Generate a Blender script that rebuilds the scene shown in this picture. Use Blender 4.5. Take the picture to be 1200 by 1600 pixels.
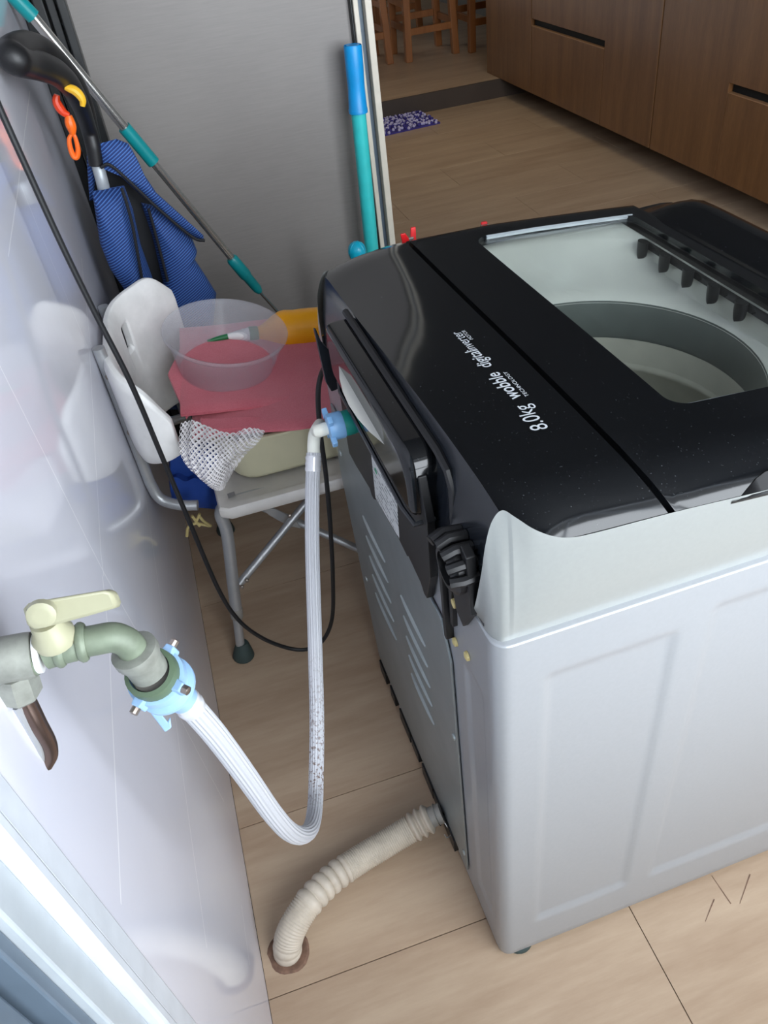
import bpy, math, random
from mathutils import Vector, Matrix, noise
random.seed(7)
R = math.radians
scene = bpy.context.scene
col = scene.collection
for o in list(bpy.data.objects): bpy.data.objects.remove(o)

# ------------------------------------------------------------------ camera
CAM = Vector((0, 0, 1.36)); FPX = 1230.0
PITCH, ROLL, YAW = R(40.4), R(8.05), R(-11.9)
_w = Vector((-math.sin(YAW)*math.cos(PITCH), math.cos(YAW)*math.cos(PITCH), -math.sin(PITCH)))
_r0 = Vector((math.cos(YAW), math.sin(YAW), 0)); _d0 = _w.cross(_r0)
_r = _r0*math.cos(ROLL) + _d0*math.sin(ROLL)
_d = _d0*math.cos(ROLL) - _r0*math.sin(ROLL)
cam = bpy.data.cameras.new('camera'); camo = bpy.data.objects.new('camera', cam); col.objects.link(camo)
camo.matrix_world = Matrix(((_r.x, -_d.x, -_w.x, CAM.x), (_r.y, -_d.y, -_w.y, CAM.y), (_r.z, -_d.z, -_w.z, CAM.z), (0, 0, 0, 1)))
cam.sensor_fit = 'VERTICAL'; cam.sensor_height = 24; cam.lens = 24*FPX/1600; cam.clip_start = .01
scene.camera = camo

# ------------------------------------------------------------------ sky, lamps, exposure
scene.view_settings.view_transform = 'Standard'; scene.view_settings.look = 'None'
scene.view_settings.gamma = 1; scene.view_settings.use_curve_mapping = False
scene.view_settings.exposure = 0.0
W = bpy.data.worlds.new('sky'); scene.world = W; W.use_nodes = True
_n = W.node_tree.nodes; _n['Background'].inputs[0].default_value = (.87, .935, 1.0, 1); _n['Background'].inputs[1].default_value = 10.6
def area_lamp(name, loc, direction, sx, sy, power, color):
    l = bpy.data.lights.new(name, 'AREA'); l.shape = 'RECTANGLE'; l.size = sx; l.size_y = sy; l.energy = power; l.color = color
    o = bpy.data.objects.new(name, l); col.objects.link(o); o.location = loc
    o.rotation_euler = Vector(direction).to_track_quat('-Z', 'Y').to_euler(); return o
# daylight of the wide balcony window behind the camera
# the sky is sampled through the wide balcony window behind the camera (a portal gives no light of its own)
area_lamp('window_portal', (1.05, -.5, 1.575), (0, 1, 0), 2.1, 1.95, 1, (1, 1, 1)).data.cycles.is_portal = True
area_lamp('kitchen_ceiling_lamp', (1.5, 4.4, 2.5), (0, 0, -1), .9, .9, 3.5, (1.0, .78, .42)).data.spread = R(110)
area_lamp('far_room_daylight', (.2, 8.6, 1.6), (.55, -1, -.75), 1.2, 1.2, 10, (1.0, .96, .82))

# ------------------------------------------------------------------ pixel calibration (photo measurements -> world points)
def ray(x, y): return _r*((x-600)/FPX) + _d*((y-800)/FPX) + _w
def P(x, y, t): return CAM + ray(x, y)*t
def pX(x, y, X): d = ray(x, y); return CAM + d*(X/d.x)
def pY(x, y, Y): d = ray(x, y); return CAM + d*(Y/d.y)
def pZ(x, y, Z): d = ray(x, y); return CAM + d*((Z-CAM.z)/d.z)

# ------------------------------------------------------------------ materials
def lin(c):
    return tuple((x/12.92 if x <= .04045 else ((x+.055)/1.055)**2.4) for x in c)
def rgb(r, g, b): return lin((r/255, g/255, b/255)) + (1,)
class NT:
    def __init__(s, name):
        s.m = bpy.data.materials.new(name); s.m.use_nodes = True; s.t = s.m.node_tree
        s.b = s.t.nodes['Principled BSDF']
    def n(s, kind, **kw):
        x = s.t.nodes.new(kind)
        for k, v in kw.items(): setattr(x, k, v)
        return x
    def l(s, a, b): s.t.links.new(a, b)
    def coord(s, kind='Object', scale=(1, 1, 1), rot=(0, 0, 0)):
        c = s.n('ShaderNodeTexCoord'); mp = s.n('ShaderNodeMapping'); mp.inputs['Scale'].default_value = scale; mp.inputs['Rotation'].default_value = rot
        s.l(c.outputs[kind], mp.inputs['Vector']); return mp.outputs['Vector']
    def noise(s, vec, scale, detail=4, rough=.55):
        x = s.n('ShaderNodeTexNoise'); x.inputs['Scale'].default_value = scale; x.inputs['Detail'].default_value = detail; x.inputs['Roughness'].default_value = rough
        s.l(vec, x.inputs['Vector']); return x.outputs['Fac']
    def ramp(s, fac, stops):
        x = s.n('ShaderNodeValToRGB'); e = x.color_ramp.elements
        while len(e) < len(stops): e.new(.5)
        for k, (p, c) in enumerate(stops): e[k].position = p; e[k].color = c
        s.l(fac, x.inputs['Fac']); return x.outputs['Color']
    def math(s, op, a, b=None, clamp=False):
        x = s.n('ShaderNodeMath', operation=op, use_clamp=clamp)
        for i, v in enumerate((a, b)):
            if v is None: continue
            if isinstance(v, (int, float)): x.inputs[i].default_value = v
            else: s.l(v, x.inputs[i])
        return x.outputs[0]
    def mix(s, fac, a, b):
        x = s.n('ShaderNodeMix', data_type='RGBA')
        for i, v in ((0, fac), (6, a), (7, b)):
            if isinstance(v, (int, float)): x.inputs[i].default_value = v
            elif isinstance(v, tuple): x.inputs[i].default_value = v
            else: s.l(v, x.inputs[i])
        return x.outputs[2]
    def bump(s, h, strength=.2, dist=.002):
        x = s.n('ShaderNodeBump'); x.inputs['Strength'].default_value = strength; x.inputs['Distance'].default_value = dist
        s.l(h, x.inputs['Height']); s.l(x.outputs['Normal'], s.b.inputs['Normal'])
    def set(s, **kw):
        for k, v in kw.items():
            k = {'base': 'Base Color', 'rough': 'Roughness', 'metal': 'Metallic', 'spec': 'Specular IOR Level', 'coat': 'Coat Weight', 'sss': 'Subsurface Weight', 'trans': 'Transmission Weight', 'ior': 'IOR', 'alpha': 'Alpha', 'sheen': 'Sheen Weight', 'coatrough': 'Coat Roughness'}[k]
            if isinstance(v, (int, float, tuple)): s.b.inputs[k].default_value = v
            else: s.l(v, s.b.inputs[k])
        return s
def plain(name, c, rough=.4, metal=0, vary=.06, scale=30, **kw):
    """one colour with a slight procedural mottling"""
    t = NT(name); v = t.coord(); f = t.noise(v, scale)
    lo = tuple(max(0, x*(1-vary)) for x in c[:3]) + (1,); hi = tuple(min(1, x*(1+vary)) for x in c[:3]) + (1,)
    t.set(base=t.ramp(f, [(.3, lo), (.7, hi)]), rough=rough, metal=metal, **kw); return t.m
def wood(name, c1, c2, scale, rough=.4, rot=(0, 0, 0), fine=1.0):
    t = NT(name); v = t.coord('Object', scale, rot)
    a = t.noise(v, 3, 5); b = t.noise(v, 14*fine, 6, .65)
    f = t.math('ADD', t.math('MULTIPLY', a, .6), t.math('MULTIPLY', b, .4))
    t.set(base=t.ramp(f, [(.34, c1), (.66, c2)]), rough=rough); t.bump(b, .06, .001); return t.m

def wall_tile():
    """glossy white wall cladding with thin white and pale marble veins; the veins are polylines in wall metres (Y,Z)"""
    t = NT('glossy_white_tile')
    lines = [[(160, 900), (170, 1000), (178, 1180), (190, 1415)], [(47, 143), (27, 300), (13, 400)],
             [(32, 287), (57, 350), (140, 550), (158, 866), (162, 900)], [(0, 573), (163, 896), (217, 992), (275, 1110), (350, 1253)],
             [(127, 402), (141, 535), (199, 680), (223, 745), (244, 890), (260, 997), (273, 1113), (295, 1280), (323, 1480)],
             [(377, 1413), (390, 1507)], [(260, 810), (290, 920)]]
    g = t.n('ShaderNodeNewGeometry'); sp = t.n('ShaderNodeSeparateXYZ'); t.l(g.outputs['Position'], sp.inputs[0])
    nz = t.noise(g.outputs['Position'], 9, 3)
    wob = t.math('MULTIPLY', t.math('SUBTRACT', nz, .5), .006)
    y = t.math('ADD', sp.outputs['Y'], wob); z = t.math('ADD', sp.outputs['Z'], wob)
    acc = None
    for ln in lines:
        pts = [pX(a, b, -.185) for a, b in ln]
        for p, q in zip(pts, pts[1:]):
            dy, dz = q.y-p.y, q.z-p.z; L = math.hypot(dy, dz) or 1e-6; dy /= L; dz /= L
            ry = t.math('SUBTRACT', y, p.y); rz = t.math('SUBTRACT', z, p.z)
            perp = t.math('ABSOLUTE', t.math('SUBTRACT', t.math('MULTIPLY', ry, dz), t.math('MULTIPLY', rz, dy)))
            al = t.math('ADD', t.math('MULTIPLY', ry, dy), t.math('MULTIPLY', rz, dz))
            over = t.math('MAXIMUM', t.math('SUBTRACT', 0, al), t.math('SUBTRACT', al, L))
            d = t.math('ADD', perp, t.math('MAXIMUM', over, 0))
            acc = d if acc is None else t.math('MINIMUM', acc, d)
    fac = t.math('SUBTRACT', 1, t.math('MULTIPLY', acc, 1/.0016), clamp=True)
    cl = t.noise(g.outputs['Position'], 1.6, 5)
    base = t.ramp(cl, [(.25, rgb(212, 213, 226)), (.75, rgb(228, 228, 236))])
    t.set(base=t.mix(fac, base, rgb(252, 252, 255)), rough=.07, spec=.5); return t.m

def floor_wood():
    t = NT('pale_wood_floor_tile'); g = t.n('ShaderNodeNewGeometry'); oi = t.n('ShaderNodeObjectInfo')
    mp = t.n('ShaderNodeMapping'); mp.inputs['Scale'].default_value = (1.3, 9, 1); t.l(g.outputs['Position'], mp.inputs[0])
    a = t.noise(mp.outputs[0], 1.2, 5); b = t.noise(mp.outputs[0], 8, 6, .7)
    f = t.math('ADD', t.math('MULTIPLY', a, .65), t.math('MULTIPLY', b, .25))
    f = t.math('ADD', f, t.math('MULTIPLY', t.math('SUBTRACT', oi.outputs['Random'], .5), .06))
    t.set(base=t.ramp(f, [(.30, rgb(168, 142, 118)), (.62, rgb(198, 175, 150))]), rough=.32, spec=.4); t.bump(b, .04, .001); return t.m

def mesh_net(name):
    t = NT(name); c = t.n('ShaderNodeTexCoord'); sp = t.n('ShaderNodeSeparateXYZ'); t.l(c.outputs['UV'], sp.inputs[0])
    u = t.math('ADD', sp.outputs[0], sp.outputs[1]); v = t.math('SUBTRACT', sp.outputs[0], sp.outputs[1])
    def thread(x): return t.math('LESS_THAN', t.math('ABSOLUTE', t.math('SUBTRACT', t.math('FRACT', x), .5)), .15)
    a = t.math('MAXIMUM', thread(u), thread(v))
    t.set(base=rgb(226, 222, 222), rough=.7, alpha=a); return t.m

def striped_cloth(name):
    t = NT(name); v = t.coord('Object', (1, 1, 1), (0, R(28), 0))
    w = t.n('ShaderNodeTexWave', wave_type='BANDS', bands_direction='Z'); w.inputs['Scale'].default_value = 62; w.inputs['Distortion'].default_value = .4
    t.l(v, w.inputs['Vector']); f = w.outputs['Fac']
    t.set(base=t.ramp(f, [(.45, rgb(18, 46, 104)), (.66, rgb(27, 62, 128)), (.88, rgb(70, 112, 178))]), rough=.75); t.bump(f, .3, .001); return t.m

def glass_pane(name, c=(.94, .96, .95, 1), edge=.02):
    m = bpy.data.materials.new(name); m.use_nodes = True; t = m.node_tree; t.nodes.clear()
    o = t.nodes.new('ShaderNodeOutputMaterial'); a = t.nodes.new('ShaderNodeBsdfTransparent'); g = t.nodes.new('ShaderNodeBsdfGlossy'); x = t.nodes.new('ShaderNodeMixShader'); f = t.nodes.new('ShaderNodeFresnel')
    a.inputs[0].default_value = c; g.inputs['Roughness'].default_value = edge; f.inputs[0].default_value = 1.45
    nz = t.nodes.new('ShaderNodeTexNoise'); nz.inputs['Scale'].default_value = 40; mt = t.nodes.new('ShaderNodeMath'); mt.operation = 'MULTIPLY_ADD'; mt.inputs[1].default_value = .01; mt.inputs[2].default_value = edge
    t.links.new(nz.outputs['Fac'], mt.inputs[0]); t.links.new(mt.outputs[0], g.inputs['Roughness'])
    ge = t.nodes.new('ShaderNodeNewGeometry'); io = t.nodes.new('ShaderNodeMapRange'); io.inputs['To Min'].default_value = 1.45; io.inputs['To Max'].default_value = 1/1.45; t.links.new(ge.outputs['Backfacing'], io.inputs['Value']); t.links.new(io.outputs[0], f.inputs[0])
    t.links.new(f.outputs[0], x.inputs[0]); t.links.new(a.outputs[0], x.inputs[1]); t.links.new(g.outputs[0], x.inputs[2]); t.links.new(x.outputs[0], o.inputs[0]); return m
def translucent_plastic(name):
    m = bpy.data.materials.new(name); m.use_nodes = True; t = m.node_tree; b = t.nodes['Principled BSDF']; o = t.nodes['Material Output']
    b.inputs['Base Color'].default_value = rgb(225, 226, 230); b.inputs['Roughness'].default_value = .22
    tl = t.nodes.new('ShaderNodeBsdfTranslucent'); tl.inputs[0].default_value = rgb(230, 230, 235)
    a = t.nodes.new('ShaderNodeBsdfTransparent'); a.inputs[0].default_value = (.95, .95, .97, 1)
    x1 = t.nodes.new('ShaderNodeMixShader'); x1.inputs[0].default_value = .3; x2 = t.nodes.new('ShaderNodeMixShader')
    nz = t.nodes.new('ShaderNodeTexNoise'); nz.inputs['Scale'].default_value = 18; mr = t.nodes.new('ShaderNodeMapRange'); mr.inputs['To Min'].default_value = .69; mr.inputs['To Max'].default_value = .75
    t.links.new(nz.outputs['Fac'], mr.inputs['Value']); t.links.new(mr.outputs[0], x2.inputs[0])
    t.links.new(b.outputs[0], x1.inputs[1]); t.links.new(tl.outputs[0], x1.inputs[2]); t.links.new(x1.outputs[0], x2.inputs[1]); t.links.new(a.outputs[0], x2.inputs[2]); t.links.new(x2.outputs[0], o.inputs[0]); return m

def spotted_hose():
    """white ribbed hose, speckled with brown dirt low down on its vertical run"""
    t = NT('white_hose_vinyl'); g = t.n('ShaderNodeNewGeometry'); sp = t.n('ShaderNodeSeparateXYZ'); t.l(g.outputs['Position'], sp.inputs[0])
    n = t.noise(g.outputs['Position'], 260, 3, .6)
    far = t.math('MULTIPLY', t.math('SUBTRACT', sp.outputs['Y'], .515), 16, clamp=True)
    low = t.math('MULTIPLY', t.math('SUBTRACT', .55, sp.outputs['Z']), 9, clamp=True)
    f = t.math('MULTIPLY', t.math('MULTIPLY', far, low), t.math('MULTIPLY', t.math('SUBTRACT', n, .53), 14, clamp=True))
    t.set(base=t.mix(f, rgb(180, 181, 186), rgb(100, 76, 64)), rough=.38, sss=0.0); return t.m
def dusty_black(name, c=(11, 13, 16), rough=.07):
    t = NT(name); v = t.coord(); a = t.noise(v, 420, 2, .5); sm = t.noise(v, 6, 4)
    f = t.math('MULTIPLY', t.math('SUBTRACT', a, .70), 12, clamp=True)
    t.set(base=t.mix(t.math('MULTIPLY', f, .22), rgb(*c), rgb(150, 155, 160)), rough=t.math('ADD', rough, t.math('MULTIPLY', sm, .06)), spec=.5); return t.m
def label_print(name):
    t = NT(name); v = t.coord('Object', (1, 1, 1))
    w = t.n('ShaderNodeTexWave', wave_type='BANDS', bands_direction='Z'); w.inputs['Scale'].default_value = 38; t.l(v, w.inputs['Vector'])
    n = t.noise(v, 110, 2); f = t.math('MULTIPLY', t.math('GREATER_THAN', w.outputs['Fac'], .6), t.math('GREATER_THAN', n, .5))
    t.set(base=t.mix(f, rgb(206, 208, 208), rgb(120, 124, 126)), rough=.5); return t.m

M = dict(
    tile=wall_tile(), floor=floor_wood(), dark=plain('dark_joint', rgb(70, 58, 48), .8),
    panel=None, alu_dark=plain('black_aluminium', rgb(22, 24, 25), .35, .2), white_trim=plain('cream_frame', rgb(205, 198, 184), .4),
    dim_plaster=plain('dimmed_plaster', rgb(112, 112, 112), .8), plaster=plain('plaster', rgb(190, 186, 178), .8), grey_frame=plain('white_window_frame', rgb(206, 211, 218), .3), mid_frame=plain('mid_grey_frame', rgb(176, 183, 188), .35), slate_frame=plain('shaded_slate_frame', rgb(96, 110, 124), .4),  # dim_plaster: plaster darkened to cut bounce light and lid reflections
    silver=plain('silver_paint', rgb(164, 167, 171), .36, .3, .02, 200), silver_trim=plain('silver_trim_plastic', rgb(156, 159, 157), .30, .3, .02, 200),
    galv=plain('galvanised_sheet', rgb(150, 158, 160), .42, .6, .08, 14), slot=plain('louvre_edge', rgb(168, 176, 176), .4, .5),
    black=dusty_black('gloss_black_plastic'), black2=dusty_black('dark_slate_gloss', (30, 34, 40), .16), satin=plain('satin_black_plastic', rgb(20, 20, 22), .45), matte=plain('matte_black', rgb(9, 9, 10), .8),
    print=plain('silver_print', rgb(205, 210, 215), .4), label=label_print('printed_label'), green=plain('green_print', rgb(40, 150, 110), .5),
    drum=plain('pale_drum_plastic', rgb(236, 236, 230), .2, .15, .02), band=plain('shaded_drum_band', rgb(104, 110, 107), .3), steel_drum=plain('drum_steel', rgb(205, 202, 190), .35, .2),
    glass=glass_pane('lid_glass'), glass_rim=plain('glass_rim', rgb(150, 158, 162), .15, .3),
    teal=plain('teal_plastic', rgb(20, 128, 118), .35), teal_pole=plain('turquoise_pole', rgb(52, 196, 196), .4), sky_grip=plain('sky_blue_grip', rgb(4, 146, 214), .4), cyan=plain('cyan_plastic', rgb(15, 175, 205), .3),
    mop_teal=plain('mop_teal', rgb(8, 138, 142), .38), chrome=plain('polished_steel', rgb(200, 198, 194), .2, .9, .03), alu=plain('brushed_aluminium', rgb(178, 180, 182), .38, .55), 
    blue_nut=plain('light_blue_plastic', rgb(128, 176, 222), .35), pale_blue=plain('pale_blue_plastic', rgb(146, 180, 216), .35), white_plastic=plain('white_plastic', rgb(232, 231, 229), .4), elbow=plain('ivory_elbow', rgb(222, 222, 212), .35),
    hose=spotted_hose(), foil=plain('crimp_metal', rgb(214, 214, 218), .25, .3),
    brass=plain('verdigris_brass', rgb(116, 126, 108), .5, .15, .22, 45), brass_dark=plain('weathered_coupling', rgb(140, 142, 134), .5, .25, .25, 60), cream=plain('cream_lever_plastic', rgb(162, 160, 134), .4), spout=plain('brown_steel_spout', rgb(110, 92, 84), .25, .8, .2), screw=plain('screw_steel', rgb(150, 140, 132), .3, .9), olive=plain('olive_ring', rgb(86, 104, 82), .5), ptfe=plain('thread_seal_tape', rgb(225, 225, 225), .6),
    drain=plain('beige_corrugated_vinyl', rgb(196, 184, 168), .5, 0, .08, 60), drain_grey=plain('grey_cuff', rgb(150, 146, 140), .5), earth=plain('broken_mortar', rgb(120, 92, 76), .9, 0, .3, 90), hole=plain('drain_dark', rgb(30, 22, 18), .9),
    seat=plain('white_seat_plastic', rgb(212, 208, 203), .45), rubber=plain('grey_green_rubber', rgb(52, 66, 64), .7), tub=translucent_plastic('translucent_tub'),
    towel=None, net=mesh_net('white_net'), basin=plain('cream_basin_plastic', rgb(214, 209, 178), .45, 0, .02), yellow=plain('amber_bottle_plastic', rgb(240, 164, 8), .35, 0, .03), cap_green=plain('bottle_green', rgb(30, 110, 62), .4), 
    bag=striped_cloth('blue_striped_cloth'), bag_dark=plain('black_piping', rgb(14, 16, 22), .7), blue_cloth=plain('royal_blue_cloth', rgb(18, 60, 140), .8), cable=plain('black_cable_rubber', rgb(22, 23, 26), .5),
    orange=plain('orange_plastic', rgb(240, 104, 20), .4), redorange=plain('red_orange_plastic', rgb(225, 62, 20), .4), amber=plain('amber_plastic', rgb(228, 176, 40), .4), red=plain('red_plastic', rgb(205, 30, 34), .4), tan=plain('cream_plastic_clip', rgb(206, 188, 128), .5), grey_tube=plain('grey_painted_tube', rgb(168, 174, 178), .4, .3),
    cab=wood('walnut_laminate', rgb(104, 68, 37), rgb(132, 92, 54), (6, 6, .55), .45, fine=2.5), cab_edge=plain('cabinet_edge_band', rgb(168, 128, 92), .5), stool=wood('stool_wood', rgb(132, 80, 38), rgb(160, 102, 56), (5, 5, .8), .4), riser=plain('dark_brown_step', rgb(66, 54, 46), .5, 0, .12, 8),
    mat_purple=plain('purple_chenille', rgb(66, 58, 140), .9, 0, .2, 60), mat_white=plain('pale_lilac_chenille', rgb(196, 190, 226), .9), sign_grey=plain('small_grey_print', rgb(130, 128, 128), .6),
)
def panel_mat():
    t = NT('grey_laminate_panel'); v = t.coord('Object', (3, 3, 60)); a = t.noise(v, 6, 4); sm = t.noise(t.coord('Object'), 1.6, 3)
    f = t.math('ADD', t.math('MULTIPLY', a, .35), t.math('MULTIPLY', sm, .65))
    t.set(base=t.ramp(f, [(.3, rgb(121, 116, 113)), (.7, rgb(137, 132, 128))]), rough=.45); return t.m
M['panel'] = panel_mat()
def towel_mat():
    t = NT('pink_terry'); v = t.coord(); n = t.noise(v, 380, 3, .7); sm = t.noise(v, 9, 3)
    t.set(base=t.ramp(t.math('ADD', t.math('MULTIPLY', n, .5), t.math('MULTIPLY', sm, .5)), [(.3, rgb(196, 92, 106)), (.7, rgb(216, 122, 132))]), rough=.95, sheen=.3); t.bump(n, .5, .002); return t.m
M['towel'] = towel_mat()

# ------------------------------------------------------------------ object helpers
def tag(o, label=None, cat=None, group=None, kind=None):
    for k, v in (('label', label), ('category', cat), ('group', group), ('kind', kind)):
        if v: o[k] = v
    return o
def thing(name, loc, label, cat, group=None):
    o = bpy.data.objects.new(name, None); o.empty_display_size = .05; col.objects.link(o); o.location = loc
    return tag(o, label, cat, group)
def root_loc(o):
    v = Vector((0, 0, 0))
    while o is not None: v += o.location; o = o.parent
    return v
class MB:
    def __init__(s): s.v = []; s.f = []; s.uv = {}
    def add(s, vs, fs):
        k = len(s.v); s.v += [Vector(p) for p in vs]; s.f += [tuple(i+k for i in f) for f in fs]; return s
    def box(s, lo, hi, T=None):
        (a, b, c), (d, e, f) = lo, hi
        vs = [Vector(p) for p in ((a, b, c), (d, b, c), (d, e, c), (a, e, c), (a, b, f), (d, b, f), (d, e, f), (a, e, f))]
        if T: vs = [T(p) for p in vs]
        return s.add(vs, [(3, 2, 1, 0), (4, 5, 6, 7), (0, 1, 5, 4), (1, 2, 6, 5), (2, 3, 7, 6), (3, 0, 4, 7)])
    def grid(s, rows, closed=False, cap0=False, cap1=False, flip=False):
        n = len(rows[0]); k = len(s.v)
        for r in rows: s.v += [Vector(p) for p in r]
        for i in range(len(rows)-1):
            for j in range(n if closed else n-1):
                a = k+i*n+j; b = k+i*n+(j+1) % n; f = (a, b, b+n, a+n)
                s.f.append(f[::-1] if flip else f)
        if cap0: f = tuple(k+j for j in range(n)); s.f.append(f if flip else f[::-1])
        if cap1: f = tuple(k+(len(rows)-1)*n+j for j in range(n)); s.f.append(f[::-1] if flip else f)
        return s
    def tube(s, pts, r, n=12, cap=True, prof=None):
        pts = [Vector(p) for p in pts]; rows = []; N = len(pts)
        t = (pts[1]-pts[0]).normalized(); a = t.orthogonal().normalized()
        for i, p in enumerate(pts):
            t2 = ((pts[min(i+1, N-1)]-pts[max(i-1, 0)])).normalized()
            a = (a - t2*a.dot(t2)).normalized(); b = t2.cross(a)
            rr = r(i/(N-1)) if callable(r) else (r[i] if isinstance(r, (list, tuple)) else r)
            rows.append([p + (a*math.cos(2*math.pi*k/n) + b*math.sin(2*math.pi*k/n))*rr*(prof(k) if prof else 1) for k in range(n)])
        return s.grid(rows, True, cap, cap)
    def lathe(s, prof, O, axis, n=24, T=None, cap=True):
        """prof = [(radius, height)]"""
        axis = Vector(axis).normalized(); a = axis.orthogonal().normalized(); b = axis.cross(a); O = Vector(O)
        rows = [[O + axis*h + (a*math.cos(2*math.pi*k/n) + b*math.sin(2*math.pi*k/n))*r for k in range(n)] for r, h in prof]
        return s.grid(rows, True, cap, cap)
    def prism(s, poly, d):
        n = len(poly); poly = [Vector(p) for p in poly]; d = Vector(d)
        return s.add(poly + [p+d for p in poly], [tuple(range(n))[::-1], tuple(range(n, 2*n))] + [(i, (i+1) % n, (i+1) % n+n, i+n) for i in range(n)])
    def sphere(s, c, r, n=14, m=9, sc=(1, 1, 1)):
        c = Vector(c); rows = []
        for i in range(m):
            ph = math.pi*(.02+.96*i/(m-1)); rows.append([c + Vector((r*math.sin(ph)*math.cos(2*math.pi*k/n)*sc[0], r*math.sin(ph)*math.sin(2*math.pi*k/n)*sc[1], -r*math.cos(ph)*sc[2])) for k in range(n)])
        return s.grid(rows, True, True, True)
    def pillow(s, poly, nrm, bulge, back=.004, rings=7):
        """a stuffed cloth panel with the outline poly, bulging along nrm"""
        poly = [Vector(p) for p in poly]; c = sum(poly, Vector())/len(poly); nrm = Vector(nrm).normalized(); rows = []
        rows.append([p - nrm*back for p in poly])
        for i in range(rings):
            k = 1-i/rings; rows.append([c + (p-c)*k + nrm*bulge*math.sqrt(max(0, 1-k*k)) for p in poly])
        s.grid(rows, True, True, True); return s
    def build(s, name, mat, parent=None, smooth=35, bevel=0, kind=None, label=None, seg=2):
        L = root_loc(parent) if parent else Vector((0, 0, 0))
        me = bpy.data.meshes.new(name); me.from_pydata([p-L for p in s.v], [], s.f); me.materials.append(mat if not isinstance(mat, str) else M[mat])
        import bmesh
        bm = bmesh.new(); bm.from_mesh(me); bmesh.ops.recalc_face_normals(bm, faces=bm.faces); bm.to_mesh(me); bm.free()
        if smooth: me.shade_smooth(); me.set_sharp_from_angle(angle=R(smooth))
        o = bpy.data.objects.new(name, me); col.objects.link(o)
        if parent: o.parent = parent
        if bevel:
            b = o.modifiers.new('bevel', 'BEVEL'); b.width = bevel; b.segments = seg; b.limit_method = 'ANGLE'; b.angle_limit = R(40)
        if kind: o['kind'] = kind
        if label: o['label'] = label
        return o
def based(mb, name, mat, loc, label, cat, group=None, **kw):
    """a one-mesh thing whose origin sits at loc"""
    loc = Vector(loc); mb.v = [p-loc for p in mb.v]; o = mb.build(name, mat, None, **kw); o.location = loc; return tag(o, label, cat, group)
def spline(pts, k=8):
    pts = [Vector(p) for p in pts]; out = []
    e = [pts[0]*2-pts[1]] + pts + [pts[-1]*2-pts[-2]]
    for i in range(1, len(e)-2):
        p0, p1, p2, p3 = e[i-1:i+3]
        for j in range(k):
            t = j/k; out.append(.5*((2*p1) + (p2-p0)*t + (2*p0-5*p1+4*p2-p3)*t*t + (3*p1-p0-3*p2+p3)*t**3))
    out.append(pts[-1]); return out
def sm(x, a, b):
    x = min(1, max(0, (x-a)/(b-a))); return x*x*(3-2*x)
def lerpl(x, xs, ys):
    if x <= xs[0]: return ys[0]
    for i in range(len(xs)-1):
        if x <= xs[i+1]: return ys[i] + (ys[i+1]-ys[i])*(x-xs[i])/(xs[i+1]-xs[i])
    return ys[-1]

# ================================================================== THE SETTING
XW = -.185
fl = thing('floor', (0, 0, 0), None, None); fl['kind'] = 'structure'
MB().box((XW-.1, -1.1, -.05), (3.0, 5.22, -.0075)).build('screed', 'dark', fl, 0)
yb = .515-.298*5; row = 0
while yb < 5.2:
    wide = .298 if row == 6 else 0
    y0, y1 = yb, min(yb+.298+wide, 5.2)
    off = {5: .86-.9, 4: .408-.9, 6: .30-.9}.get(row, ((row*.37) % .9)-.9)
    x = off-.9
    if row == 5: x = -.2-.0; 
    xs = []
    x = off-.9 if row != 5 else -1.1
    while x < 3.0: xs.append(x); x += .9
    if row == 5: xs = [-.25, .65, 1.55, 2.45]
    if 6 <= row <= 9: xs = [-.5, .4+.05*(row % 3), 1.3+.05*(row % 3), 2.2+.05*(row % 3)]
    for x in xs:
        a, b = max(x, XW), min(xs[xs.index(x)+1] if xs.index(x)+1 < len(xs) else 9, 3.0)
        if b-a < .02 or y1-y0 < .02: continue
        g = .0008
        MB().box((a+g, y0+g, -.008), (b-g, y1-g, 0)).build('floor_tile', 'floor', fl, 0)
    yb += .298+wide; row += 2 if wide else 1
# drain hole broken into a tile, with its rough mortar rim
dc = pZ(452, 1486, 0)
h = MB(); rows = []
for r_, z_ in ((.020, .0006), (.026, .0018), (.031, .0022), (.035, .0004)):
    rows.append([(dc.x+math.cos(a)*(r_+.004*noise.noise((math.cos(a)*2, math.sin(a)*2, r_*40))), dc.y+math.sin(a)*(r_+.005*noise.noise((math.cos(a)*2, math.sin(a)*2, 3))), z_) for a in [2*math.pi*k/28 for k in range(28)]])
h.grid(rows, True).build('drain_rim', 'earth', fl, 0)
MB().lathe([(.0215, .0005), (.001, .0007)], (dc.x, dc.y, 0), (0, 0, 1), 24).build('drain_opening', 'hole', fl)

for (xa, ya), (xb, yb_) in (((1102, 1440), (1116, 1405)), ((1156, 1412), (1172, 1366)), ((1112, 1368), (1142, 1412))):
    a, c = pZ(xa, ya, .0004), pZ(xb, yb_, .0004); n_ = (c-a).cross(Vector((0, 0, 1))).normalized()*.0009
    MB().prism([a-n_*.4, a+n_*.4, c+n_, c-n_], (0, 0, .0002)).build('scuff_mark', 'earth', fl, 0)
def struct(mb, name, mat, **kw): o = mb.build(name, mat, None, **kw); o['kind'] = 'structure'; return o
struct(MB().box((XW-.08, .322, 0), (XW, 2.24, 2.6)), 'wall_left', 'tile', smooth=0)
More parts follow.
